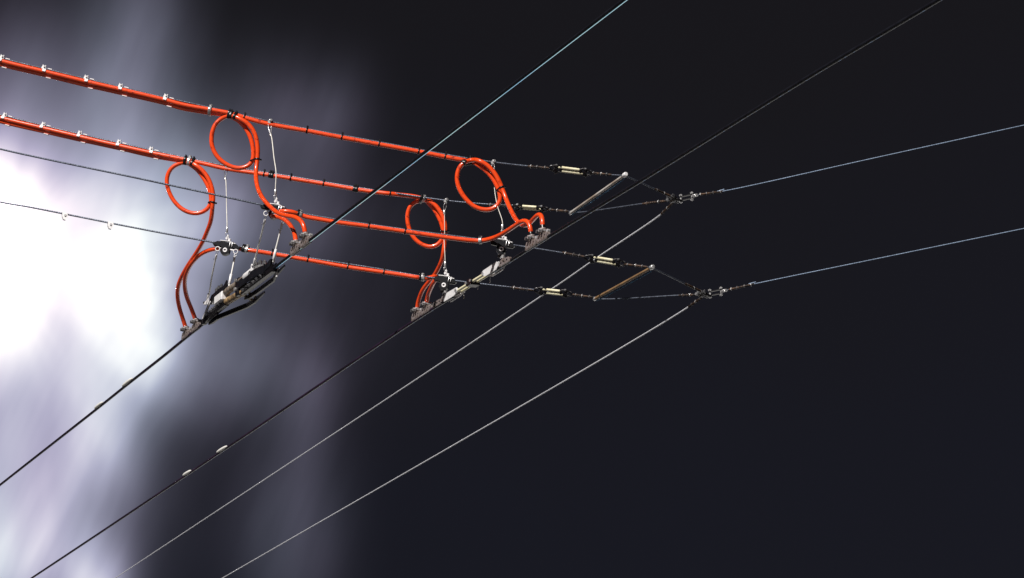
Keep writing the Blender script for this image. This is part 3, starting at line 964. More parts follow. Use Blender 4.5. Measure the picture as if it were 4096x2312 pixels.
def section(k, p, extra=(), both=False):
    """the round sections that a tie at p goes around: the cable, its span wire and what runs beside them"""
    c, t = nearest(CP[k], p)
    s, _ = nearest(SPATH[CSPAN[k]], c)
    cs = [(c, RC), (s, RS)]
    if both:
        i0 = min(range(len(CP[k])), key=lambda i: (CP[k][i] - c).length)
        for q in CP[k][max(0, i0 - 140):max(0, i0 - 12)] + CP[k][i0 + 12:]:
            if abs((q - c).dot(t)) < 0.006 and (q - c).length < 0.05:
                cs.append((q, RC))
                break
    for e_ in extra:
        q, _ = nearest(CP[e_], c)
        if (q - c).length < 0.05:
            cs.append((q, RC))
    return cs, t


def cable_tie(k, p, extra=(), wide=False):
    cs, t = section(k, p, extra, wide)
    m_ = band_mesh(cs, t, 0.011 if wide else 0.0048, 0.0022 if wide else 0.0018)
    top = max((q for q in hoop(cs, t, 0.002)[0]), key=lambda q: q.z - q.y * 0.3)
    s = t.cross(ZUP).normalized()
    m_.box(top + V((0, 0, 0.0025)), (t, s, ZUP), (0.0065, 0.007, 0.0075), 0.0012)
    part('cable_tie', m_, 'tie', CABLE[k])


for k, l in G['ties'].items():
    for p in l:
        cable_tie(k, p)
WIDE = {'CB1': ('CB', ('CA',)), 'CB2': ('CB', ()), 'CD0': ('CD', ('CC',)), 'CD1': ('CD', ()), 'CD2': ('CD', ()), 'CD3': ('CD', ()),
        'CE1': ('CE', ()), 'CE2': ('CE', ()), 'CF1': ('CF', ()), 'CF2': ('CF', ())}
for key, l in G['wide'].items():
    k, ex = WIDE[key]
    for p in l:
        cable_tie(k, p, ex, True)
for k, l in G['band'].items():
    for i, p in enumerate(l):
        cs, t = section(k, p, ('CA',) if k == 'CB' else (('CC',) if k == 'CD' and i == 0 else ()))
        m_ = band_mesh([(c, r + 0.0016) for c, r in cs], t, 0.011, 0.0014)
        top = max((q for q in hoop(cs, t, 0.003)[0]), key=lambda q: q.z)
        s = t.cross(ZUP).normalized()
        m_.box(top + V((0, 0, 0.002)), (t, s, ZUP), (0.010, 0.009, 0.007), 0.0015)
        m_.hex(top + V((0, -.008, .002)), top + V((0, .008, .002)), .003)
        part('band_clamp', m_, 'silver', CABLE[k])
for k, p in G['loop'].items():
    p = V(p)
    cand = sorted(range(len(CP[k])), key=lambda i: (CP[k][i] - p).length)
    i0 = cand[0]
    i1 = next(i for i in cand if abs(i - i0) > 12)
    t = (CP[k][i0 + 1] - CP[k][i0 - 1]).normalized()
    m_ = band_mesh([(CP[k][i0], RC), (CP[k][i1], RC)], t, 0.006, 0.0019)
    e_ = max(hoop([(CP[k][i0], RC), (CP[k][i1], RC)], t, 0.002)[0], key=lambda q: q.x)
    m_.box(e_ + V((.002, 0, 0)), (V((1, 0, 0)), V((0, 1, 0)), ZUP), (.007, .006, .006), .001)
    part('cable_tie', m_, 'tie', CABLE[k])

# metal clips that hang the cable pair on the two upper span wires
for k, ca, cb in (('S1', 'CB', 'CA'), ('S2', 'CD', 'CC')):
    for p in G['clips'][k]:
        cs, t = section(ca, p)
        lower, _ = nearest(CP[cb], cs[0][0])
        s = t.cross(ZUP).normalized()
        if s.y > 0:
            s = -s
        u = s.cross(t)
        if u.z < 0:
            u = -u
        m_ = MB()
        c, st = cs[0][0], cs[1][0]
        # saddle over the strand and the upper cable, open toward the bottom
        rings = []
        for a in range(-10, 125, 15):
            n_ = s * math.cos(R(a)) + u * math.sin(R(a))
            q = c + n_ * (RC + .0008)
            rings.append([q - t * .006, q + t * .006, q + t * .006 + n_ * .0016, q - t * .006 + n_ * .0016])
        m_.rings(rings, smooth=False)
        for dt in (-.0055, .0045):
            m_.box(st + t * dt + u * .006 + s * .003, (t, s, u), (.0026, .006, .013))
        m_.box(st + u * .001 + s * .005, (t, s, u), (.016, .0022, .008))
        m_.hex(st + s * .002 + u * .006, st + s * .011 + u * .006, .0034)
        m_.box(st + t * .022 + u * .0030, (t, s, u), (.016, .007, .0034))
        m_.box(lower + t * .018 - u * (RC + .001) + s * .002, (t, s, u), (.018, .010, .0026))
        part('cable_clip', m_, 'zinc', G['obj'][k])

# ------------------------------------------------------------------ feeder clamps on the contact wires
XA, YA = V((1, 0, 0)), V((0, 1, 0))
cache = {}


def shared(key, name, mat, parent, build):
    """a part whose mesh data is shared by all alike things"""
    if key not in cache:
        ob = make(name, build(), mat, parent, origin=V((0, 0, 0)))
        cache[key] = ob.data
        return ob
    ob = bpy.data.objects.new(name, cache[key])
    COL.objects.link(ob)
    ob.parent = parent
    ORG[ob.name] = ORG[parent.name]
    return ob


def clamp_plate():
    m_ = MB()
    prof = [(-.046, .0), (-.045, .012), (-.036, .021), (.034, .023), (.044, .014), (.046, .0)]
    for sx in (-1, 1):
        a, b = sorted((sx * .0015, sx * .0075))
        m_.hull([V((x, y, z)) for y, z in prof for x in (a, b)] + [V((x * .8, y * .98, -.004)) for y, z in (prof[0], prof[-1]) for x in (a, b)])
    return m_


def clamp_block():
    m_ = MB()
    m_.hull([V((x, y, z)) for x in (-.009, .009) for y, z in ((-.014, .020), (.014, .020), (.012, .036), (-.010, .036))])
    m_.lathe((0, 0, .034), (0, 0, 1), [(0, .0095), (.003, .0105), (.006, .0100), (.008, .0088)])
    return m_


def clamp_bolt(sy):
    m_ = MB()
    m_.cyl((-.019, sy, .030), (.019, sy, .030), .0032, 10)
    m_.hex((-.021, sy, .030), (-.014, sy, .030), .0062)
    m_.hex((.012, sy, .030), (.019, sy, .030), .0062)
    m_.cyl((-.014, sy, .030), (-.0105, sy, .030), .0075, 12)
    m_.cyl((.009, sy, .030), (.012, sy, .030), .0075, 12)
    return m_


F_LABEL = {
    'F1': 'cable clamp at the lower left end, the leftmost of all, under the lower left loop',
    'F2': 'cable clamp beside the leftmost one, close to the large black section insulator',
    'F3': 'cable clamp on the far wire just above the large section insulator, left of its twin',
    'F4': 'cable clamp on the far wire at the end of the upper left loop cable',
    'F5': 'lowest cable clamp on the near wire, below the lower right loop',
    'F6': 'second lowest cable clamp on the near wire, beside the small section insulator',
    'F7': 'cable clamp on the near wire where the third span wire jumper ends',
    'F8': 'rightmost cable clamp, at the end of the upper right loop cable',
}
for k, (base, top) in G['FC'].items():
    wl = w1 if k in ('F1', 'F2', 'F3', 'F4') else w2
    b = V(base)
    zz = 5.726
    t = thing('feeder_clamp', (b.x, b.y, zz), F_LABEL[k], 'cable clamp', 'cable clamps on the contact wires')
    shared('fc_plate', 'jaw_plate', 'cast', t, clamp_plate)
    for i, y in enumerate((-.028, 0.0, .028)):
        shared('fc_screw%d' % i, 'screw', 'tie', t, lambda y=y: MB().hull([V((xx, y + .0042 * math.cos(q), .011 + .0022 * math.sin(q))) for xx in (-.0070, -.0079) for q in [i * math.pi / 5 for i in range(10)]]))
    shared('fc_block', 'wedge_block', 'cast', t, clamp_block)
    for i, y in enumerate((-.011, .011)):
        shared('fc_bolt%d' % i, 'bolt', 'silver' if i == 0 else 'dull_steel', t, lambda y=y: clamp_bolt(y))
    # black heat-shrink collar where the cable goes in
    ck = {'F1': 'CC', 'F2': 'CF', 'F3': 'CE', 'F4': 'CA', 'F5': 'CD', 'F6': 'CF', 'F7': 'CE', 'F8': 'CB'}[k]
    end = CP[ck][0] if (V(top) - CP[ck][0]).length < (V(top) - CP[ck][-1]).length else CP[ck][-1]
    inner = CP[ck][4] if end == CP[ck][0] else CP[ck][-5]
    d = (inner - end).normalized()
    m_ = MB()
    m_.tube([V((b.x, b.y, zz + .036)), end - d * .002, end + d * .006], [.0088, .0092, .0089], n=14)
    part('collar', m_, 'tie', t)

# ------------------------------------------------------------------ hanger insulators on the two lower span wires


def hanger_insulator(key, span, x, label, ear_y=None):
    c = at_x(SPATH[span], x)
    t = thing('hanger_insulator', c, label, 'insulator', 'hanger insulators on the lower span wires')
    s = SPAN_DIR[span].copy()
    s = V((s.x, s.y, s.z)).normalized()
    w = V((-s.y, s.x, 0)).normalized()      # away along the contact wires
    u = s.cross(w)
    if u.z < 0:
        u = -u

    def P(a, b, z):
        return c + s * a + w * b + u * z
    wd = 1.22 if ear_y is None else 1.0
    # black body: block, boss and two drooping arms that grip the strand
    m_ = MB()
    m_.hull([P(a, b, z) for a, z in ((-.014, .006), (.013, .006), (.014, -.018), (.017, -.022), (.016, -.034), (.004, -.042), (-.008, -.042),
                                     (-.017, -.032), (-.016, -.02)) for b in (-.011, .011)])
    part('body', m_, 'black', t)
    for sg in (-1, 1):
        m_ = MB()
        m_.hull([P(sg * a * wd, b, z) for a, z in ((.008, .008), (.030, .006), (.044, -.005), (.040, -.009), (.018, -.010), (.008, -.012)) for b in (-.0075, .0075)])
        m_.hull([P(sg * a * wd, b, z) for a, z in ((.016, -.009), (.041, -.009), (.038, -.013), (.018, -.014)) for b in (-.0045, .0045)])
        part('arm', m_, 'black', t)
    # clamp plate on top with its step, and two U-bolts
    m_ = MB()
    m_.bar([P(-.026, 0, .0105), P(-.012, 0, .0115), P(.012, 0, .0125), P(.016, 0, .0105), P(.019, 0, .0075), P(.033, 0, .007)], .017, .0032, side=w)
    part('clamp_plate', m_, 'zinc', t)
    for a in (.0135, .0225):
        m_ = MB()
        m_.tube([P(a, -.010, -.008), P(a, -.010, .008), P(a, -.006, .0125), P(a, .006, .0125), P(a, .010, .008), P(a, .010, -.008)], .0016, 8)
        part('u_bolt', m_, 'silver', t)
    # eye bolt on top for the dropper
    m_ = MB()
    m_.box(P(.004, 0, .018), (s, w, u), (.014, .013, .010), .0015)
    m_.hex(P(-.004, -.011, .021), P(-.004, .011, .021), .004)
    m_.torus(P(-.001, 0, .029), s, .0055, .0018, up=u)
    part('top_clevis', m_, 'zinc', t)
    # bolt through the boss, its washer facing the viewer
    m_ = MB()
    m_.lathe(P(.001, -.0105, -.024), -w, [(0, .0086), (.0022, .0086), (.0028, .0078), (.0030, .0036), (.0012, .0032), (.0008, .0012)], 20)
    part('washer', m_, 'zinc', t)
    m_ = MB()
    m_.hex(P(.001, -.0112, -.024), P(.001, -.0138, -.024), .0036)
    part('bolt', m_, 'tie', t)
    if ear_y is None:
        for e_ in (G['hang'][key[0]][0], G['hang'][key[1]][0]):
            e_ = V(e_)
            m_ = MB()
            m_.torus(e_ + V((0, 0, .004)), w, .0080, .0018, n=22, m=8, up=u)
            base = c + (e_ - c) * 0.45 - u * .006
            m_.cyl(e_ + V((0, 0, .004)) + (base - e_).normalized() * .009, base, .003, 8)
            part('eye', m_, 'zinc', t)
    else:
        wz = 5.727
        m_ = MB()
        bot = V((x, c.y, wz + .022))
        q = P(-.001, 0, -.041)
        m_.lathe(q, (bot - q), [(0, .011), (.004, .012), (.006, .010), (.010, .0075), ((bot - q).length, .0075)], 14)
        part('stem', m_, 'dark', t)
        m_ = MB()
        m_.hex(bot + V((0, 0, .006)), bot + V((0, 0, .014)), .0095)
        m_.cyl(bot + V((0, 0, .001)), bot + V((0, 0, .006)), .0105, 14)
        part('nut', m_, 'silver', t)
        m_ = MB()
        y0, y1 = ear_y
        for sx in (-1, 1):
            m_.hull([V((x + sx * a, y, z)) for y, z in ((y0, wz - .002), (y0 + .012, wz + .014), (y1 - .012, wz + .016), (y1, wz + .002), (y1, wz - .004), (y0, wz - .005))
                     for a in (.001, .0072)])
        m_.hull([V((x + a, y, z)) for a in (-.006, .006) for y, z in ((c.y - .010, wz + .023), (c.y + .010, wz + .023), (max(y0, min(y1, c.y)) - .014, wz + .008), (max(y0, min(y1, c.y)) + .014, wz + .008))])
        part('wire_ear', m_, 'cast', t)
        for y in (y0 + .02, (y0 + y1) / 2, y1 - .02):
            m_ = MB().hull([V((xx, y + .0058 * math.cos(q), wz + .006 + .0025 * math.sin(q))) for xx in (x - .0070, x - .0078) for q in [i * math.pi / 5 for i in range(10)]])
            part('screw', m_, 'tie', t)
    return t, c


hanger_insulator(('H3', 'H4'), 'S3', X1, 'black hanger insulator on the third span wire, behind the upper left cable drop')
hanger_insulator(('H1', 'H2'), 'S4', X1, 'black hanger insulator with two steel eyes at the left on the lowest span wire')
hanger_insulator(None, 'S3', X2, 'black hanger insulator with white washer right of the third span wire jumper', (8.610, 8.704))
hanger_insulator(None, 'S4', X2, 'black hanger insulator with white washer below the lower right loop', (9.283, 9.376))

# ------------------------------------------------------------------ droppers between the upper and the lower span wires
D_LABEL = {
    'D1': 'pale dropper wire right of the upper left loop',
    'D2': 'pale dropper wire right of the lower left loop',
    'D3': 'thin dropper wire seen through the upper right loop',
    'D4': 'thin dropper wire in front of the lower right loop',
}


def ferrule(c, d, L=.018, r=.0042):
    c, d = V(c), V(d).normalized()
    return MB().lathe(c - d * L / 2, d, [(0, r * .7), (.0015, r), (L - .0015, r), (L, r * .7)], 10)


def wire_loop(top, bottom, w, r, wid=.0055):
    """drop-shaped end loop between two points"""
    top, bottom = V(top), V(bottom)
    d = bottom - top
    s = V((d.z, 0, -d.x)).normalized() if abs(d.z) > 1e-6 else V((1, 0, 0))
    pts = []
    for q, a in ((0, 0), (.12, .75), (.35, 1.0), (.7, .6), (1, 0), (.7, -.6), (.35, -1.0), (.12, -.75)):
        pts.append(top + d * q + s * (wid * a))
    return MB().tube(resample(pts + [pts[0]], .002)[:-1], r, 7, closed=True)


for k, pts in G['D'].items():
    pts = [V(p) for p in pts]
    x = X1 if k in ('D1', 'D2') else X2
    sp = SPATH['S1' if k in ('D1', 'D3') else 'S2']
    c = at_x(sp, x)
    low = at_x(SPATH['S3' if k in ('D1', 'D3') else 'S4'], x) + V((-.001, 0, .030))
    pts[-1] = low
    t = thing('dropper_wire', low, D_LABEL[k], 'dropper', 'droppers between span wires')
    mb = MB()
    body = pts[1:-2] + [pts[-1] + V((0, 0, .045)), pts[-1] + V((0, 0, .020))]
    body = [q for i, q in enumerate(body) if i < 2 or i >= len(body) - 2 or q.z > pts[-1].z + (.12 if k == 'D3' else .06)]
    rr = 0.0018 if x == X1 else 0.0012
    mb.tube(resample(body, .01), rr, 8)
    part('wire', mb, 'cream' if x == X1 else 'strand' if False else 'cream', t)
    sdir = SPAN_DIR['S1']
    m_ = MB()
    m_.box(c + V((0, -.004, -.004)), (sdir, V((-sdir.y, sdir.x, 0)), ZUP), (.012, .010, .014), .002)
    m_.hex(c + V((.003, -.016, .001)), c + V((.003, .008, .001)), .0045)
    m_.lathe(c + V((.003, -.010, .001)), (0, -1, 0), [(0, .0062), (.002, .0062), (.0022, .003)], 12)
    part('wire_clip', m_, 'silver', t)
    part('end_loop', wire_loop(c + V((0, -.004, -.012)), pts[1], .006, .0012), 'silver', t)
    part('ferrule', ferrule(pts[1] + V((0, 0, -.004)), pts[2] - pts[1]), 'silver', t)
    part('ferrule', ferrule(pts[-1] + V((0, 0, .026)), V((0, 0, 1)), .022), 'silver', t)
    part('end_loop', wire_loop(pts[-1] + V((0, 0, .018)), pts[-1] - V((0, 0, .002)), .006, .0013, .0045), 'silver', t)

H_LABEL = {
    'H1': 'leftmost short pale hanger from the lower left insulator to the section insulator',
    'H2': 'short pale hanger right of the leftmost one under the lower left insulator',
    'H3': 'long pale hanger left of its twin, ending at the middle of the black section insulator',
    'H4': 'long pale hanger from under the orange cable to the section insulator upper end',
}
for k, pts in G['hang'].items():
    pts = [V(p) for p in pts]
    t = thing('hanger_rod', pts[-1], H_LABEL[k], 'hanger', 'hangers of the section insulator')
    mb = MB()
    n = len(pts)
    a = pts[1]
    mb.tube(resample([a] + pts[2:], .008), .0028, 8)
    part('wire', mb, 'white', t)
    d = (pts[-1] - a).normalized()
    part('hook', wire_loop(pts[0] + V((0, 0, -.004)), a + d * .004, .005, .0013, .0038), 'silver', t)
    part('ferrule', ferrule(a + d * .008, d, .022, .0042), 'zinc', t)
    part('ferrule', ferrule(pts[-1] - d * .030, d, .040, .0052), 'zinc', t)
    m_ = MB().tube([a + d * .019 + V((-.009, 0, .0)), a + d * .021 + V((-.006, 0, -.003)), a + d * .021, a + d * .019 + V((.005, 0, .001))], .0010, 6)
    part('split_pin', m_, 'silver', t)
    part('end_loop', wire_loop(pts[-1] - d * .012, pts[-1] + d * .006, .006, .0014, .0048), 'silver', t)

# ------------------------------------------------------------------ large section insulator on the far contact wire
t = thing('section_insulator', SI1, 'large black section insulator with tan rods and side runners on the far trolley wire', 'section insulator')
O = SI1


def L(x, y, z):
    return O + V((x, y, z))


def yz_plate(x0, x1, outline):
    return MB().hull([L(x, y, z) for y, z in outline for x in (x0, x1)])


part('wire_holder', MB().bar([L(0, .47, .004), L(0, .40, .010), L(0, .20, .012)], .020, .024), 'dark', t)
part('wire_holder', MB().bar([L(0, -.02, .004), L(0, -.12, .004), L(0, -.30, .003), L(0, -.405, .002)], .022, .026), 'dark', t)
for y in (.415, .372, .330, .290, .250):
    part('bolt', MB().hex(L(-.010, y, .016), L(-.0165, y, .016), .0068).cyl(L(-.0165, y, .016), L(-.022, y, .016), .0035, 8), 'dull_steel', t)
for y in (-.06, -.10, -.14, -.19, -.24, -.29):
    part('bolt', MB().hex(L(-.011, y, .000), L(-.0165, y, .000), .0062).cyl(L(-.0165, y, 0), L(-.021, y, 0), .0032, 8), 'dull_steel', t)
part('end_block', MB().box(L(-.006, .243, .036), (XA, YA, ZUP), (.034, .100, .034), .004), 'zinc', t)
part('hanger_bracket', MB().hull([L(x, y, z) for y, z in ((.505, .080), (.495, .068), (.36, .040), (.335, .046), (.34, .058), (.37, .062)) for x in (-.008, .008)])
     .torus(L(0, .500, .074), (1, 0, 0), .006, .0022), 'zinc', t)
part('strut', yz_plate(-.016, -.011, ((.352, .074), (.338, .066), (.468, .004), (.484, .010))), 'black', t)
part('strut', yz_plate(-.0195, -.0165, ((.365, .052), (.357, .046), (.462, .004), (.470, .008))), 'zinc', t)
part('side_plate', MB().bar([L(-.014, .352, .060), L(-.014, .26, .064), L(-.014, .19, .060), L(-.014, .150, .074)], .006, .022), 'black', t)
for y, z in ((.30, .074), (.272, .076), (.232, .074)):
    part('bolt', MB().hex(L(-.012, y, z), L(-.012, y, z + .010), .0062).cyl(L(-.012, y, z + .010), L(-.012, y, z + .014), .0035, 8), 'dull_steel', t)
part('insulating_rod', MB().tube(resample([L(-.004, .225, .049), L(-.004, .02, .045), L(-.004, -.15, .043)], .01), .0135, 14), 'grey_fibre', t)
part('insulating_rod', MB().tube(resample([L(.002, .20, .016), L(.002, .06, .008), L(.002, -.04, .003)], .01), .0135, 14), 'tan_fibre', t)
part('rod_collar', MB().lathe(L(-.004, -.07, .044), (0, -1, 0), [(0, .015), (.004, .0165), (.085, .0165), (.09, .015)], 16), 'zinc', t)
part('centre_clamp', MB().box(L(0, .012, .027), (XA, YA, ZUP), (.036, .034, .066), .004), 'dark', t)
part('bolt', MB().hex(L(-.017, .012, .050), L(-.025, .012, .050), .0070), 'silver', t)
part('bolt', MB().hex(L(-.017, .016, .018), L(-.025, .016, .018), .0070), 'silver', t)
part('side_plate', MB().bar([L(-.015, .005, .030), L(-.015, -.10, .031), L(-.015, -.22, .026), L(-.015, -.335, .013)], .006, .030), 'black', t)
part('top_cap', MB().hull([L(x, y, z) for y, z in ((-.14, .056), (-.20, .058), (-.27, .046), (-.325, .030), (-.32, .020), (-.22, .034), (-.14, .046)) for x in (-.008, .010)]),
     'silver', t)
for y, z in ((-.155, .060), (-.185, .064), (-.235, .060), (-.29, .046)):
    part('bolt', MB().hex(L(-.002, y, z - .004), L(-.002, y, z + .008), .0072).cyl(L(-.002, y, z + .008), L(-.002, y, z + .011), .0034, 8), 'dull_steel', t)
part('eye', MB().torus(L(0, -.128, .070), (1, 0, .2), .0085, .0028).cyl(L(0, -.132, .060), L(0, -.14, .044), .0045, 8), 'zinc', t)
part('fin', yz_plate(-.013, -.008, ((-.325, .026), (-.335, .008), (-.400, .012), (-.412, .032), (-.395, .036))), 'black', t)
part('fin', yz_plate(.008, .012, ((-.325, .020), (-.335, .006), (-.385, .008), (-.395, .024))), 'dark', t)
part('runner', MB().bar([L(.012, .485, -.008), L(.011, .43, -.009), L(.012, .36, -.009), L(.038, .235, -.009), L(.060, .13, -.009), L(.064, .05, -.009), L(.066, -.065, -.003)],
                        .010, .018, tip=.45), 'black', t)
part('runner', MB().bar([L(.020, .030, -.010), L(.026, -.02, -.011), L(.030, -.12, -.011), L(.031, -.30, -.011), L(.022, -.35, -.008), L(.018, -.47, -.003)],
                        .009, .017, tip=.45), 'black', t)
part('insulating_strip', MB().bar([L(.004, .004, .000), L(.052, .058, -.004)], .012, .008), 'tan_fibre', t)
part('insulating_strip', MB().bar([L(.018, -.020, .002), L(.062, .030, -.001)], .010, .006), 'grey_fibre', t)
part('pin', MB().cyl(L(.012, -.393, .002), L(.012, -.395, -.026), .0042, 10).hex(L(.012, -.393, .004), L(.012, -.393, -.003), .0075), 'zinc', t)
part('wire_nut', MB().box(L(-.002, .500, .002), (XA, YA, ZUP), (.022, .026, .020), .003).hex(L(-.01, .512, .008), L(-.022, .512, .008), .006), 'dark', t)

# ------------------------------------------------------------------ small section insulator on the near contact wire
t = thing('section_insulator', SI2, 'small pale section insulator of twin rods between white channel ends on the near trolley wire', 'section insulator')
O = SI2
for sg in (-1, 1):
    y0, y1 = sg * .280, sg * .128

    def Y(q):
        return y0 + (y1 - y0) * q
    for lx in (-.004, .0205):
        m_ = MB().hull([L(lx + dx, Y(q), z) for q, z in ((0, .016), (.02, .002), (.12, -.006), (.80, -.006), (1.0, .002), (1.03, .012), (.96, .019), (.1, .021))
                        for dx in (-.0016, .0016)])
        part('channel_side', m_, 'zinc', t)
    part('channel_end', MB().hull([L(lx, Y(q), z) for q, z in ((0, .018), (.05, .020), (.05, -.002), (.01, -.001)) for lx in (-.0022, .0188)] if sg > 0 else
                                  [L(lx, Y(q), z) for q, z in ((0, .018), (.05, .020), (.05, .004), (.01, .004)) for lx in (-.0022, .0188)]), 'zinc', t)
    part('wedge', MB().hull([L(lx, Y(q), z) for q, z in ((.12, .009), (.55, .011), (.62, .004), (.50, -.003), (.20, -.003)) for lx in (.002, .0145)]), 'dark', t)
    part('wedge_key', MB().hull([L(lx, Y(q), z) for q, z in ((.60, .007), (.92, .009), (.90, -.003), (.66, -.004)) for lx in (.004, .013)]), 'cast', t)
    for lx in (.0005, .0165):
        m_ = MB().tube(resample([L(lx, Y(.90), .007), L(lx, sg * .02, .007)], .01), .0056, 12)
        part('insulating_rod', m_, 'fibre', t)
    part('bolt', MB().cyl(L(-.010, Y(.95), .008), L(.027, Y(.95), .008), .0034, 10).hex(L(-.0105, Y(.95), .008), L(-.006, Y(.95), .008), .0064)
         .hex(L(.0225, Y(.95), .008), L(.028, Y(.95), .008), .0064), 'silver', t)
    part('split_pin', MB().tube([L(.022, Y(.97), .004), L(.023, Y(.975), -.008), L(.0235, Y(.985), -.019), L(.022, Y(1.0), -.022)], .0012, 6), 'silver', t)
part('centre_clamp', MB().hull([L(lx, y, z) for y, z in ((-.030, .008), (-.018, .019), (.018, .019), (.032, .008), (.020, -.005), (-.020, -.005)) for lx in (-.009, .026)]),
     'dark', t)
for y in (-.022, .022):
    part('bolt', MB().hex(L(-.008, y, .008), L(-.014, y, .008), .0048), 'silver', t)
part('split_pin', MB().tube([L(.020, -.02, .000), L(.021, -.018, -.010), L(.021, -.012, -.020)], .0011, 6), 'silver', t)

# ------------------------------------------------------------------ strain insulators in the four span wires
N_LABEL = {
    'S1': 'topmost strain insulator, two cream rods in the upper span wire',
    'S2': 'strain insulator with cream rod right behind the upper right loop',
    'S3': 'strain insulator, two cream rods in front of the thin guy wire, third span wire',
    'S4': 'lowest strain insulator, two cream rods left of the lower spreader bar',
}
for k, g in G['ins'].items():
    a, b = V(g['sh'][0]), V(g['sh'][1])
    d = (b - a).normalized()
    w = V((-d.y, d.x, 0)).normalized()
    u = d.cross(w)
    if u.z < 0:
        u = -u
    mid = (a + b) / 2
    t = thing('strain_insulator', mid, N_LABEL[k], 'insulator', 'strain insulators in the span wires')
    Lh = (b - a).length / 2
    tilt = (u * 0.80 - w * 0.60) if k != 'S2' else (u * 0.40 - w * 0.9)
    tilt.normalize()
    for sg in (-1, 1):
        c = mid + tilt * (.0064 * sg)
        off = d * (.006 * -sg)
        m_ = MB()
        n_ = 16
        pts = [c + off + d * (q * (Lh * .70)) for q in [(-1 + 2 * i / n_) for i in range(n_ + 1)]]
        m_.tube(pts, [.0050 * (.72 if i in (0, n_) else 1.0 + .05 * math.sin(i * 2.1)) for i in range(n_ + 1)], 12)
        part('insulating_rod', m_, 'fibre', t)
    for sg in (-1, 1):
        c = mid + d * (sg * Lh)
        m_ = MB()
        tip = c + d * (sg * .022)
        p0 = c - d * (sg * .022)
        m_.tube(resample([p0 + tilt * .0085, c - d * (sg * .010) + tilt * .0125, c + d * (sg * .006) + tilt * .0105, tip, c + d * (sg * .006) - tilt * .0105,
                          c - d * (sg * .010) - tilt * .0125, p0 - tilt * .0085], .004), .0032, 8)
        sh = part('shackle', m_, 'dark', t)
        q = c - d * (sg * .004)
        x_ = d.cross(tilt).normalized()
        m_ = MB().cyl(q - x_ * .014, q + x_ * .014, .004, 10)
        m_.hex(q - x_ * .0155, q - x_ * .0095, .0068).hex(q + x_ * .0095, q + x_ * .0155, .0068)
        part('bolt', m_, 'dark', sh)
        m_ = MB().torus(c + d * (sg * .012), x_, .009, .0022, n=16, m=7)
        m_.tube([q - tilt * .012, q - tilt * .017 + d * .003, q - tilt * .021 + d * (.006 * sg)], .0016, 6)
        m_.box(q + tilt * .013, (d, tilt, x_), (.008, .006, .008), .001)
        part('thimble', m_, 'dull_steel', sh)
        m_ = MB().box(c - d * (sg * .020), (d, tilt, x_), (.010, .022, .009), .002)
        part('end_fitting', m_, 'dark', sh)

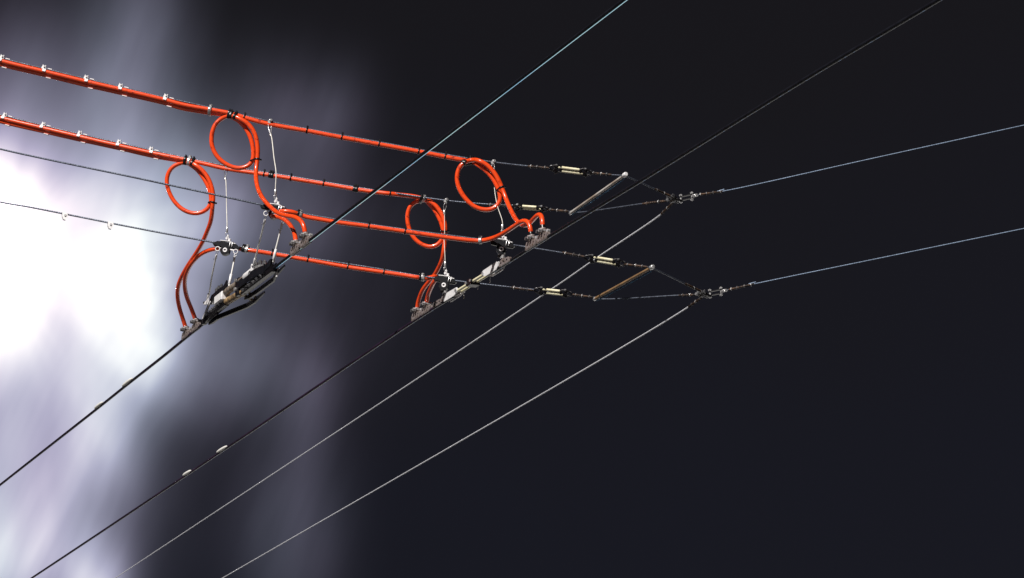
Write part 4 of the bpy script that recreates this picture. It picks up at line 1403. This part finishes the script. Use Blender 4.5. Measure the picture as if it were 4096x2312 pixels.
# ------------------------------------------------------------------ spreader bars, bridles, junction links and guy wires
B_LABEL = {1: 'upper spreader bar with bright cap, tan and grey', 2: 'lower spreader bar, tan brown with grey cap'}
for n, (ka, kb, jk) in {1: ('S1', 'S2', 'J1'), 2: ('S3', 'S4', 'J2')}.items():
    a, b = V(G['ins'][ka]['bar']), V(G['ins'][kb]['bar'])
    d = (b - a).normalized()
    t = thing('spreader_bar', (a + b) / 2, B_LABEL[n], 'spreader bar', 'spreader bars')
    part('bar', MB().tube(resample([a + d * .006, b - d * .004], .02), .0054, 14), 'steel_bar' if n == 1 else 'wood', t)
    part('end_cap', MB().lathe(a - d * .016, d, [(0, .006), (.001, .0076), (.004, .0084), (.018, .0084), (.021, .0070)], 16), 'zinc' if n == 1 else 'silver', t)
    part('end_cap', MB().lathe(b + d * .012, -d, [(0, .005), (.001, .0062), (.004, .0068), (.014, .0068), (.016, .0058)], 16), 'silver', t)
    m_ = MB()
    lo = V((.004, 0, -.0105))
    m_.rope([a + V((.003, .004, -.009)), a.lerp(b, .08) + lo, a.lerp(b, .5) + lo, a.lerp(b, .92) + lo * .8, b + V((.002, -.004, -.008))], .0024, .03)
    part('stay_wire', m_, 'blue_strand', t)

    J = G['J'][jk]
    P = V(J['P'])
    # bridle wires from the strain insulators round the bar ends to the junction link
    for nm, kk, e in (('up', ka, a), ('lo', kb, b)):
        g = G['ins'][kk]
        s0, s1 = [V(q) for q in g['serve2']]
        j0, j1 = [V(q) for q in J[nm]]
        # bring the junction side onto the straight line from bar end to link
        L1 = (P - e).length
        dirj = (P - e).normalized()
        q0 = e + dirj * min(L1 - .02, (j0 - e).dot(dirj))
        q1 = e + dirj * (L1 - .012)
        lab = {('up', 1): 'bridle wire around the upper end of the upper spreader bar', ('lo', 1): 'bridle wire around the lower end of the upper spreader bar',
               ('up', 2): 'bridle wire around the upper end of the lower spreader bar', ('lo', 2): 'bridle wire around the lower end of the lower spreader bar'}[(nm, n)]
        o = make('bridle_wire', MB().rope([s0, s1, e - (e - s1).normalized() * .012 + V((0, 0, -.001)), e + dirj * .012 + V((0, 0, -.001)), q0, q1], .0030, .05), 'strand',
                 origin=e)
        tag(o, lab, 'wire', 'bridle wires')
        for (p, q, tn) in ((s0, s1, 5), (q0, q1, 4)):
            part('wrapped_end', wrap_mesh(p, q, .0048, tn), 'rust', o)
            for i in range(3):
                part('binding_ring', bead_mesh(p.lerp(q, (i + .5) / 3.2), (q - p).normalized(), .0046), ('dull_steel', 'silver', 'dull_steel')[i], o)

    # link: three shackles on a ring, then a pair of plates and an eye toward the right-hand guy
    jl = thing('junction_link', P, 'upper steel junction link joining two bridle wires and two guys' if n == 1 else
               'lower steel junction link joining two bridle wires and two guys', 'link', 'junction links')
    rdir = (V(J['r'][-1]) - V(J['r'][1])).normalized()
    ups = ZUP
    part('ring', MB().torus(P, (0.25, -0.35, 0.9), .016, .0042, n=20, m=9), 'dark', jl)
    wdir = (V(J['w'][2]) - V(J['w'][1])).normalized()
    for dd, nm in (((a - P).normalized(), 'shackle'), ((b - P).normalized(), 'shackle'), (wdir, 'shackle')):
        c = P + dd * .014
        sd = dd.cross(ZUP).normalized()
        m_ = MB().tube(resample([c + dd * .022 + sd * .008, c + dd * .006 + sd * .0095, c - dd * .008, c + dd * .006 - sd * .0095, c + dd * .022 - sd * .008], .003), .0034, 8)
        sh = part(nm, m_, 'dark', jl)
        m_ = MB().cyl(c + dd * .020 - sd * .014, c + dd * .020 + sd * .014, .0034, 9).hex(c + dd * .020 + sd * .0115, c + dd * .020 + sd * .0165, .0062)
        m_.hex(c + dd * .020 - sd * .0115, c + dd * .020 - sd * .0150, .0062)
        part('bolt', m_, 'dull_steel', sh)
    sd = rdir.cross(ZUP).normalized()
    for sg in (-1, 1):
        part('side_plate', MB().bar([P + rdir * .008 + ZUP * (.007 * sg), P + rdir * .058 + ZUP * (.007 * sg)], .012, .003), 'dark', jl)
    for q in (.012, .052):
        part('bolt', MB().cyl(P + rdir * q - ZUP * .016, P + rdir * q + ZUP * .016, .0036, 9).hex(P + rdir * q + ZUP * .009, P + rdir * q + ZUP * .014, .0064)
             .hex(P + rdir * q - ZUP * .009, P + rdir * q - ZUP * .014, .0064), 'silver', jl)
    part('thimble', MB().torus(P + rdir * .064, ZUP, .0095, .0030, n=16, m=7, sx=1.0, up=rdir), 'silver', jl)

    # guy wires
    r = [V(q) for q in J['r']]
    far = r[-1] + rdir * 12.0
    st = P + rdir * .074
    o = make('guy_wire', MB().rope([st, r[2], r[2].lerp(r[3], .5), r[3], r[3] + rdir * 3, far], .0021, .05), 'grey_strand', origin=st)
    tag(o, ('upper' if n == 1 else 'lower') + ' blue grey guy wire running to the right edge from its junction link', 'guy wire', 'steel guy wires')
    part('wrapped_end', wrap_mesh(st + rdir * .004, r[2], .0046, 6), 'rust', o)
    for i in range(4):
        part('binding_ring', bead_mesh(st.lerp(r[2], (i + .5) / 4.0), rdir, .0044), ('silver', 'dull_steel', 'dull_steel', 'silver')[i], o)
    part('wire_tail', MB().tube(resample([r[2] - rdir * .02 + ZUP * .004, r[2] + rdir * .006 + ZUP * .006], .004), .0020, 7), 'grey_strand', o)
    ww = [V(q) for q in J['w']]
    st = P + wdir * .040
    wend = ww[-1] + (ww[-1] - ww[-2]).normalized() * 14.0
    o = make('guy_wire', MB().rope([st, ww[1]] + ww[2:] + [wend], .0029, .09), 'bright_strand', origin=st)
    tag(o, ('upper of the two' if n == 1 else 'lower of the two') + ' thin bright guy wires running down to the bottom edge', 'guy wire', 'steel guy wires')
    part('wrapped_end', wrap_mesh(st, ww[1], .0046, 4), 'rust', o)
    for i in range(3):
        part('binding_ring', bead_mesh(st.lerp(ww[1], (i + .5) / 3.2), wdir, .0044), ('dull_steel', 'silver', 'dull_steel')[i], o)
